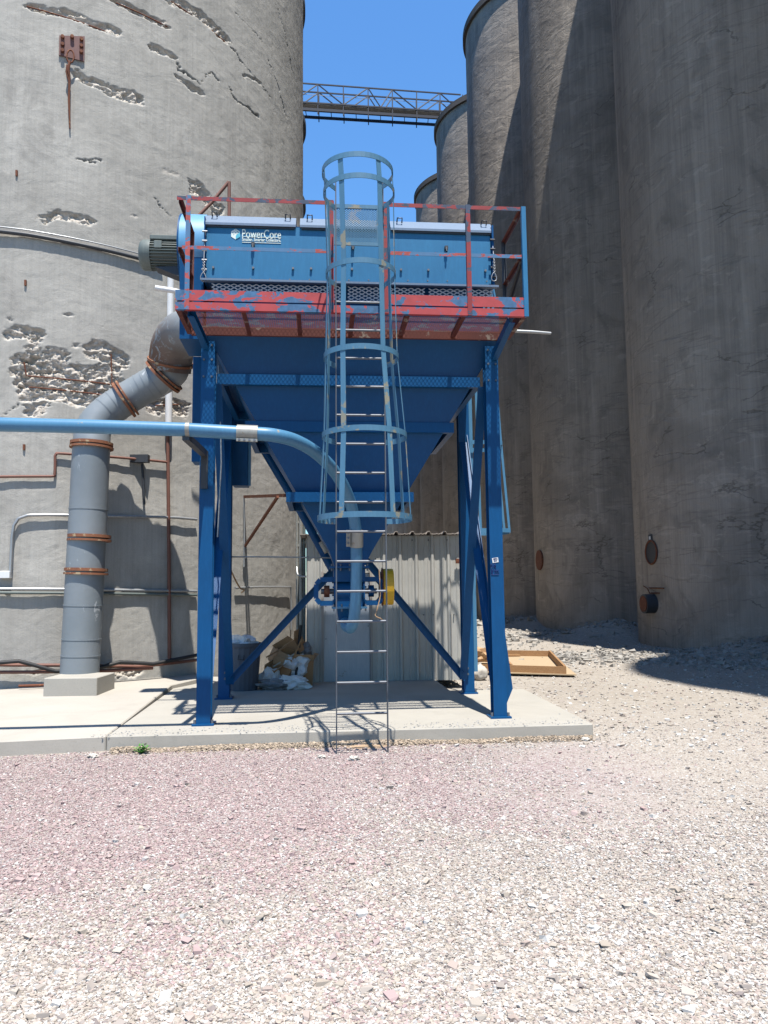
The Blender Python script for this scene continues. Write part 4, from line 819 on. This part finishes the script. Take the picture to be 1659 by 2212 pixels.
for x,y in ((36,368),(55,605),(52,960)): solo(MB().beam(onwall(x,y,.02),onwall(x,y+12,.02),.03,.03,(0,1,0)),'rusty_stub',M['rust'],{36:'tiny rusty stub high on the silo at the left',55:'rusty bolt stub left of the white tube height',52:'rusty stub just under the blue pipe at the left'}[x],'stub')
# brown pipe frame above the fan drum
solo(MB().tube([PY(425,470,11.9),PY(455,440,11.95),PY(494,393,12.0)],.028,8).tube([PY(495,393,12.0),PY(495,470,12.0)],.028,8),'brown_pipe',M['brown_pipe'],'bent brown pipe rising above the fan drum','pipe')
# things on the silo seen under the hopper
MS=thing('wall_bracket','dark steel triangle bracket on the silo between the left legs','bracket',tuple(onwall(560,1100,.2)))
MB().beam(onwall(528,1073,.05),PY(618,1070,12.0),.04,.05).build('arm',M['rust'],MS);MB().beam(onwall(529,1180,.05),PY(600,1073,12.05),.04,.04).build('strut',M['rust'],MS)
run('conduit bend over the trash corner of the silo',[(508,1270),(560,1268),(628,1268),(629,1290),(629,1360)],.02,'galv',off=.05)
run('thin grey conduit dropping between the left legs',[(527,1075),(528,1150),(527,1225)],.016,'galv',off=.05)
solo(MB().tube([SW(PL(472,1203,2.25)),SW(PL(560,1203,2.25)),SW(PL(722,1205,2.25))],.012,6),'steel_rod',M['galv'],'thin horizontal steel rod behind the left legs','rod')
solo(MB().tube(catmull([SW(PL(472,1160,2.2)),SW(PL(485,1195,2.2)),SW(PL(500,1235,2.3)),SW(PL(517,1268,2.6)),SW(PL(527,1274,3.0)),SW(PL(522,1280,3.2))],6),.012,6),'loose_cable',M['card2'],'loose grey cable drooping beside the rear left leg','cable')
LE=thing('conduit_rack','rack of upright pale conduits beside the tin shed','conduit rack',tuple(PY(650,1478,13.2)))
for px in (642,650,657): MB().tube([PY(px,1095,13.2),PY(px+.5,1470,13.2)],.025 if px!=650 else .04,8).build('conduit',M['silver'] if px!=657 else M['motor_grey'],LE)
MB().tube(catmull([PY(641,1225,13.1),PY(645,1243,13.0),PY(668,1246,12.9)],5),.018,8).build('conduit_bend',M['galv'],LE)
for py in (1130,1180,1320): MB().beam(PY(640,py,13.2),PY(663,py-10,13.2),.04,.04).build('crossbar',M['silver'],LE)
# ------------------------------------------------------------ tin shed
ysh=3.85
SH=thing('tin_shed','small pale corrugated metal shed behind the collector','shed',tuple(OS),TH,None,True)
s0=PL(664,1475,ysh)[0];s1=PL(1004,1470,ysh)[0];zr=PL(830,1153,ysh-.15)[2]
def corr(x0,x1,y,z0,z1,mat,name,parent,pitch=.27,dep=.035,axis='z',y1=None):
    pts=[];x=x0
    while x<x1:
        for dx,dd in ((0,0),(.09,0),(.095,-.007),(.11,-.007),(.115,0),(.15,0),(.155,-.007),(.17,-.007),(.175,0),(.195,0),(.215,-dep),(.25,-dep)):
            if x+dx<=x1: pts.append((x+dx,dd))
        x+=pitch
    pts.append((x1,0));mb=MB();n=len(pts)
    if axis=='z':
        vs=[(a,y+b,z0) for a,b in pts]+[(a,y+b,z1) for a,b in pts]+[(a,y+b+.004,z0) for a,b in pts]+[(a,y+b+.004,z1) for a,b in pts]
    else:
        vs=[(a,y,z0-b*1.2) for a,b in pts]+[(a,y1,z1-b*1.2) for a,b in pts]+[(a,y,z0-b*1.2-.012) for a,b in pts]+[(a,y1,z1-b*1.2-.012) for a,b in pts]
    fs=[(i,i+1,n+i+1,n+i) for i in range(n-1)]+[(2*n+i+1,2*n+i,3*n+i,3*n+i+1) for i in range(n-1)]+[(i+1,i,2*n+i,2*n+i+1) for i in range(n-1)]
    mb.add(vs,fs);return mb.build(name,M[mat],parent)
dx0=PL(698,1300,ysh)[0];dx1=PL(800,1300,ysh)[0];zd=PL(750,1238,ysh)[2]
corr(s0,dx0,ysh,.14,zr-.02,'siding','wall_panel',SH);corr(dx1,s1,ysh,.14,zr-.02,'siding','wall_panel',SH);corr(dx0,dx1,ysh,zd,zr-.02,'siding','wall_panel',SH)
mb=MB();mb.box((s0-.02,ysh+.06,.14),(s0-.005,ysh+2.4,zr-.05));mb.box((s1+.005,ysh+.06,.14),(s1+.02,ysh+2.4,zr-.05));mb.box((s0,ysh+2.4,.14),(s1,ysh+2.42,zr-.05));mb.build('side_wall',M['siding'],SH)
MB().box((dx0+.01,ysh+.03,.15),(dx1-.01,ysh+.05,zd-.01)).build('door',M['door'],SH)
mb=MB();mb.box((dx0-.03,ysh-.045,.15),(dx0+.008,ysh+.052,zd+.03));mb.box((dx1-.008,ysh-.045,.15),(dx1+.03,ysh+.052,zd+.03));mb.build('door_frame',M['siding_top'],SH)
corr(s0-.12,s1+.1,ysh-.15,zr+.0,zr-.06,'siding_top','roof',SH,axis='y',y1=ysh+2.6)
for px in (730,786,890,925,965): 
    a=PL(px,1172,ysh)[0];MB().cyl((a,ysh-.05,zr-.1),(a,ysh-.0,zr-.1),.01,6).build('screw',M['dark_steel'],SH)
for px,py in ((915,1328),(935,1328),(980,1328),(704,1205),(704,1242),(704,1310),(704,1380),(795,1352)):
    a=PL(px,py,ysh);MB().cyl((a[0],ysh-.045,a[2]),(a[0],ysh+.0,a[2]),.009,6).build('screw',M['dark_steel'],SH)
MB().box(PL(985,1217,ysh-.1),PL(1003,1207,ysh-.06)).build('hasp',M['rust'],SH)
# ------------------------------------------------------------ junk beside the shed
def blob(name,c,s,mat,label,cat,seed,grp=None,sub=3,cr=.35):
    import bmesh
    bm=bmesh.new();bmesh.ops.create_icosphere(bm,subdivisions=sub,radius=1);r2=np.random.default_rng(seed);ph=r2.random((6,4))*6
    for v_ in bm.verts:
        p=v_.co;k=1
        for a in ph: k+=cr/3*math.sin(p.x*(1.5+a[0])+a[1])*math.sin(p.y*(1.5+a[2])+a[3])*math.cos(p.z*(2+a[0])+a[2])
        k+=cr*.25*abs(math.sin(p.x*9+p.z*7+seed))*math.sin(p.y*8+p.z*5)
        v_.co=Vector((p.x*s[0]*k,p.y*s[1]*k,max(-.75,p.z*k)*s[2]+.75*s[2]))
    me=bpy.data.meshes.new(name);bm.to_mesh(me);bm.free();me.materials.append(M[mat])
    for f_ in me.polygons: f_.use_smooth= cr<.5
    o=bpy.data.objects.new(name,me);sc.collection.objects.link(o);o.location=c;return tag(o,label,cat,grp)
tc=SW(PL(527,1484,3.05));tb_=thing('trash_can','dark fluted plastic trash can behind the rear left leg','trash can',(tc[0],tc[1],.15))
mb=MB();N=40;vs=[]
for z,r_ in ((0,.20),(.62,.245),(.66,.262),(.70,.262),(.70,.24),(.1,.19)):
    for k in range(N): 
        rr_=r_*(1+(.02 if k%2 and .02<z<.64 or z==0 and k%2 else 0));a=2*math.pi*k/N;vs.append((tc[0]+rr_*math.cos(a),tc[1]+rr_*math.sin(a),.152+z))
mb.add(vs,[(j*N+k,j*N+(k+1)%N,(j+1)*N+(k+1)%N,(j+1)*N+k) for j in range(5) for k in range(N)]+[tuple(range(5*N,6*N))]);mb.build('can_body',M['trash'],tb_)
MB().tube([(tc[0]-.04,tc[1]-.25,.68),(tc[0]-.04,tc[1]-.29,.62),(tc[0]+.04,tc[1]-.29,.62),(tc[0]+.04,tc[1]-.25,.68)],.009,6).build('handle',M['dark_steel'],tb_)
blob('trash_bag',(tc[0]-.03,tc[1],.72),(.2,.2,.13),'bag','pale bag bulging out of the trash can','bag',3,cr=.7)
def WJ(px,py,yl): return SW(PL(px,py,yl))
def wpos(px,py,yl,z): p=WJ(px,py,yl);return (p[0],p[1],z)
blob('trash_bag',wpos(583,1478,3.2,.15),(.17,.15,.17),'bag','white bag on the floor against the trash can','bag',5,cr=.55)
blob('trash_bag',wpos(637,1478,3.35,.28),(.19,.17,.20),'bag','large white bag lying on top of the heap beside the shed','bag',8,cr=.55)
blob('trash_bag',wpos(632,1482,3.0,.15),(.22,.12,.11),'bag','flattened pale bag in front of the heap','bag',13,cr=.6)
blob('trash_bag',wpos(598,1482,3.0,.15),(.24,.13,.09),'bag_grey','dark grey bag spread flat at the front of the heap','bag',21,cr=.6)
blob('trash_bag',wpos(655,1482,3.6,.45),(.13,.14,.2),'bag_grey','grey bag wedged against the shed corner','bag',23,cr=.55)
def carton(c,s,rz,tilt,mat,label,flap=True):
    t=thing('cardboard_box',label,'box',c,rz,'cardboard boxes heaped beside the shed',True);mb=MB();x,y,z=s
    for a,b in (((-x,-y,0),(x,-y+.006,z)),((-x,y-.006,0),(x,y,z)),((-x,-y+.007,0),(-x+.006,y-.007,z)),((x-.006,-y+.007,0),(x,y-.007,z)),((-x+.007,-y+.007,0),(x-.007,y-.007,.006))): mb.box(a,b)
    mb.build('carton',M[mat],t,world=False)
    if flap:
        mb=MB();mb.add([(-x,-y,z+.002),(x,-y,z+.002),(x*.95,-y-.08,z+.10),(-x*.95,-y-.08,z+.10),(x,-y+.01,z),(x,y-.01,z),(x+.08,y,z+.11),(x+.08,-y,z+.11)],[(0,1,2,3),(4,5,6,7)]);mb.build('flap',M['card2'],t,world=False)
    t.rotation_euler=(tilt[0],tilt[1],rz);return t
carton(wpos(648,1480,3.5,.16),(.17,.15,.38),.3,(0,.05),'card','tall brown carton standing against the shed wall')
carton(wpos(640,1480,3.55,.62),(.17,.15,.22),-.4,(.2,-.5),'card','tilted open carton on top of the heap')
carton(wpos(604,1480,3.6,.45),(.18,.14,.26),.5,(.3,.35),'card2','light brown carton leaning left on the heap')
carton(wpos(606,1480,3.3,.3),(.16,.12,.14),-.2,(-.5,.2),'card','crushed carton low in the heap')
carton(wpos(592,1480,3.3,.42),(.12,.10,.10),.9,(.5,-.4),'card2','small crushed carton above the trash can side')
solo(MB().tube([WJ(650,1350,3.4),WJ(645,1400,3.4),WJ(640,1460,3.2)],.025,8),'black_hose',M['black'],'black hose hooked over the cartons','hose')
for i_,(a,b) in enumerate((((575,1420),(620,1395)),((590,1440),(640,1410)),((620,1450),(652,1380)))):
    solo(MB().beam(WJ(*a,3.25),WJ(*b,3.3),.035,.02),'scrap_slat',M['wood'] if i_!=1 else M['silver'],['short wooden slat poking left out of the heap','grey slat crossing the middle of the heap','wooden slat leaning up against the tall carton'][i_],'slat')
# ------------------------------------------------------------ wooden frame, rock, plant
pz=PZ(1110,1458,0)
WF=thing('wooden_frame','low new lumber frame on a plywood sheet lying on the gravel','frame',(float(pz[0]),float(pz[1]),0))
f0=PZ(1040,1452,.03);f1=PZ(1228,1458,.03);f3=PZ(1060,1418,.03);f2=PZ(1190,1420,.03);up_=np.array([0,0,1.])
MB().prism([f0-np.array([.1,.1,0]),f1+np.array([.12,-.12,0]),f2+np.array([.1,.15,0]),f3+np.array([-.1,.15,0])],up_*.02).build('plywood_sheet',M['ply'],WF)
def lum(a,b,h=.09,w_=.04,dz=.066): 
    return MB().beam(a+up_*dz,b+up_*dz,w_,h).build('lumber',M['wood'],WF)
lum(f0,f1+np.array([-.04,.0,0]),.13,.04,.086);lum(f3,f2,.13,.04,.086);e_=nrm(f2-f1)
lum(f1+e_*.03-np.array([.06,0,0]),f2-e_*.03-np.array([.03,0,0]),.13,.04,.1);m0=f0+(f1-f0)*.36;m1=f3+(f2-f3)*.1;lum(m0+nrm(m1-m0)*.03,m1-nrm(m1-m0)*.03,.13,.04,.1)
lum(m1+np.array([.1,-.35,0]),m1+np.array([.5,-.30,0]),.05,.10,.05)
rp=PZ(1036,1468,0);blob('rock',(rp[0],rp[1],0),(.14,.13,.15),'rock','big white rock beside the rear right leg','rock',31,sub=3,cr=.4)
rp=PZ(1040,1440,0);blob('sack',(rp[0]+.0,rp[1],.1),(.28,.2,.17),'card2','crumpled tan paper sack on the wooden frame','sack',35,cr=.6)
rp=PZ(200,1637,0);blob('rock',(rp[0],rp[1],0),(.05,.04,.022),'rock','flat white stone in front of the slab at the left','rock',41,cr=.6)
for k,(px,py,s_) in enumerate(((1145,1596,.05),(1265,1600,.045),(1215,1598,.035),(1090,1604,.03),(765,1642,.05),(695,1638,.04))):
    rp=PZ(px,py,0);blob('rock',(rp[0],rp[1],0),(s_,s_*.8,s_*.45),'rock',['white chunk by the slab foot near the tiny weed','white chunk at the slab right corner','small pale stone just left of the slab corner','smallest pale stone along the slab foot','pale flat stone between the ladder feet','pale stone left of the ladder foot'][k],'rock',50+k,cr=.6)
def weed(px,py,n,L,label,seed):
    p=PZ(px,py,0);t=thing('weed',label,'plant',(p[0],p[1],0));r2=random.Random(seed);mb=MB();st=MB()
    for k in range(n):
        a=r2.random()*6.28;el=.5+r2.random()*.9;d=np.array([math.cos(a)*math.cos(el),math.sin(a)*math.cos(el),math.sin(el)]);b=p+d*L*(.25+.5*r2.random());st.tube([p,b],.0022,5)
        for j in range(4):
            a2=r2.random()*6.28;d2=nrm(d*.6+np.array([math.cos(a2),math.sin(a2),.1]));s_=nrm(np.cross(d2,(0,0,1)));l=L*.42*(.6+.6*r2.random());w_=l*.16
            mb.add([b,b+d2*l*.5+s_*w_,b+d2*l+np.array([0,0,-l*.2]),b+d2*l*.5-s_*w_],[(0,1,2,3)])
    mb.build('leaves',M['leaf'],t);st.build('stem',M['leaf'],t)
weed(306,1628,22,.13,'small bright green weed at the foot of the slab',2);weed(1149,1592,7,.05,'tiny green weed by the slab near its right corner',5)
dp_=PZ(790,1606,0);mb=MB();N=28
mb.add([(dp_[0]+ (.30*math.cos(a)*(1+.15*math.sin(3*a))),dp_[1]-.12+.17*math.sin(a),.004) for a in [2*math.pi*k/N for k in range(N)]]+[(dp_[0],dp_[1]-.1,.03)],[(k,(k+1)%N,N) for k in range(N)],True)
struct(recenter(mb.build('dirt_patch',M['dirt'])),'structure')
# ------------------------------------------------------------ loose gravel
def stones(name,xs,ys,zs,sz,cols,mat,seed):
    r2=np.random.default_rng(seed);n=len(xs);cube=np.array([(-1,-1,-1),(1,-1,-1),(1,1,-1),(-1,1,-1),(-1,-1,1),(1,-1,1),(1,1,1),(-1,1,1)],float)*.5
    v=cube[None]+(r2.random((n,8,3))-.5)*.62
    v=v*sz[:,None,None]*np.stack([.8+.6*r2.random(n),.7+.5*r2.random(n),.5+.4*r2.random(n)],1)[:,None,:]
    tl=(r2.random((n,2))-.5)*.65;a=r2.random(n)*6.28
    c,s=np.cos(tl[:,0]),np.sin(tl[:,0]);y=v[:,:,1]*c[:,None]-v[:,:,2]*s[:,None];z=v[:,:,1]*s[:,None]+v[:,:,2]*c[:,None];v[:,:,1]=y;v[:,:,2]=z
    c,s=np.cos(a),np.sin(a);x=v[:,:,0]*c[:,None]-v[:,:,1]*s[:,None];y=v[:,:,0]*s[:,None]+v[:,:,1]*c[:,None];v[:,:,0]=x;v[:,:,1]=y
    v+=np.stack([xs,ys,zs+sz*.12],1)[:,None,:]
    q=np.array([(0,3,2,1),(4,5,6,7),(0,1,5,4),(1,2,6,5),(2,3,7,6),(3,0,4,7)]);f=(q[None]+np.arange(n)[:,None,None]*8).reshape(-1,4)
    o=raw_mesh(name,v.reshape(-1,3),f,mat);at=o.data.color_attributes.new('col','FLOAT_COLOR','POINT')
    cc=np.ones((n,8,4),np.float32);cc[:,:,:3]=cols[:,None,:];at.data.foreach_set('color',cc.ravel());struct(o,'stuff');return o
def in_slab(x,y):
    lx_=(x-OS[0])*ex[0]+(y-OS[1])*ex[1];ly=(x-OS[0])*ey[0]+(y-OS[1])*ey[1]
    return ((ly>-.61)&(lx_<4.27)&(ly<2.47))|((ly>-.61)&(lx_<3.3)&(ly<6.5))|((x<-2.2)&(y>far_l[1]+(x-far_l[0])*(-e[1]/-e[0] if abs(e[0])>0 else 0)-.02))
PALN=np.array([(.64,.63,.60),(.48,.43,.37),(.42,.365,.30),(.41,.33,.29),(.34,.30,.27),(.20,.17,.165),(.46,.405,.355)]);PN=[.27,.22,.16,.11,.09,.03,.12]
PALP=np.array([(.41,.29,.285),(.46,.345,.335),(.36,.25,.25),(.49,.42,.40),(.58,.55,.53),(.23,.17,.18),(.42,.33,.31)]);PP=[.33,.25,.12,.12,.06,.04,.08]
def gen(n,ya_,yb_,smin,smax,seed,side=.62):
    r2=np.random.default_rng(seed);u=r2.random(n);y=ya_*(yb_/ya_)**u if ya_>0 else ya_+(yb_-ya_)*u
    x=(r2.random(n)*2-1)*y*side;k=~in_slab(x,y);x,y=x[k],y[k];n=len(x)
    nz=fbm(x*1.1+50,y*1.1+50,7,6,.65)*2.4
    b=np.clip(((y+nz-.35*x)-3.9)/2.2,0,.88)*np.clip((2.6-(x+nz))/2.2,0,1)*(y<8.3)
    pink=r2.random(n)<b
    ci=r2.choice(7,n,p=PN);cp=r2.choice(7,n,p=PP);col=np.where(pink[:,None],PALP[cp],PALN[ci])*(.85+.3*r2.random(n))[:,None]
    sz=smin+(smax-smin)*r2.random(n)**3;mu=col.mean(0);return x,y,sz,np.clip(mu+(col-mu)*.8,.05,.9)
x,y,sz,col=gen(430000,2.2,9.5,.0055,.0155,21)
trk=np.clip((y-4.6+fbm(x*.5+9,y*.5,5,3)*3)/2.2,0,1)*np.clip((x-.2+fbm(x*.6,y*.6+30,8,3)*2)/1.6,0,1)
kp=np.random.default_rng(3).random(len(x))>trk*.88
trail=np.exp(-((y-5.9-.10*x+fbm(x*.4,y*.4,15,3))/.35)**2)+np.exp(-((y-4.1-.14*x+fbm(x*.4,y*.4,16,3))/.3)**2)
kp&=np.random.default_rng(4).random(len(x))>trail*.4
x,y,sz,col=x[kp],y[kp],sz[kp],col[kp];stones('gravel',x,y,gh(x,y),sz,col,M['stone'],22)
x,y,sz,col=gen(1500,2.2,9.5,.016,.036,23,.6);stones('gravel',x,y,gh(x,y)+.002,sz,col,M['stone'],24)
x,y,sz,col=gen(14000,8.,30,.012,.04,31,.58);stones('far_gravel',x,y,gh(x,y),sz,col,M['stone'],32)
# grit spilled on the pavement edge and at the wall foot
r2=np.random.default_rng(91);n_=900;lxv=r2.random(n_)*5.6-1.1;lyv=-.6+np.abs(r2.normal(size=n_))*.22;k=(lyv>-.59);lxv,lyv=lxv[k],lyv[k]
px_=OS[0]+lxv*ex[0]+lyv*ey[0];py_=OS[1]+lxv*ex[1]+lyv*ey[1];kk=lxv<4.2;px_,py_=px_[kk],py_[kk]
stones('grit',px_,py_,np.full(len(px_),.15),.004+.009*r2.random(len(px_))**2,np.full((len(px_),3),.38)*(.7+.5*r2.random(len(px_)))[:,None],M['stone'],92)
lxv=r2.random(9000)*7.2-3.0;lyv=-.60-np.abs(r2.normal(size=9000))*.07;px_=OS[0]+lxv*ex[0]+lyv*ey[0];py_=OS[1]+lxv*ex[1]+lyv*ey[1]
kk=(lxv<4.3)&(lxv>-.85);px_,py_,lyv=px_[kk],py_[kk],lyv[kk];tc_=np.array([.42,.34,.26])*(.7+.6*r2.random(len(px_)))[:,None]
stones('grit',px_,py_,.035*np.clip(1-(-.60-lyv)/.16,0,1)*(.5+vnoise(px_*3,py_*3,9)+.3),.006+.016*r2.random(len(px_))**2,tc_,M['stone'],93)
# rubble along the right silos
r2=np.random.default_rng(77);xs_=[];ys_=[];ss=[]
for (cx,cy,sx,sy,n_,sm) in ((8.4,26.4,1.2,1.0,900,.12),(10.3,18.6,1.6,.7,600,.12),(12,17.6,1.6,.8,400,.14),(7.4,34.4,1.2,1.4,500,.2),(5.8,38,1.8,2.5,250,.2),(5.2,18.5,2.6,1.3,1200,.09),(7.5,16.5,1.5,1.,500,.08),(6,27,2.5,4,700,.12)):
    xs_.append(cx+r2.normal(size=n_)*sx*.7);ys_.append(cy+r2.normal(size=n_)*sy*.7);ss.append(.03+sm*r2.random(n_)**4)
x=np.concatenate(xs_);y=np.concatenate(ys_);sz=np.concatenate(ss);kk=np.ones(len(x),bool)
for c in RC[:3]: kk&=np.hypot(x-c[0],y-c[1])>RR
x,y,sz=x[kk],y[kk],sz[kk];g_=.30+.14*r2.random(len(x));stones('rubble',x,y,gh(x,y),sz,np.stack([g_,g_*.95,g_*.87],1),M['stone'],78)
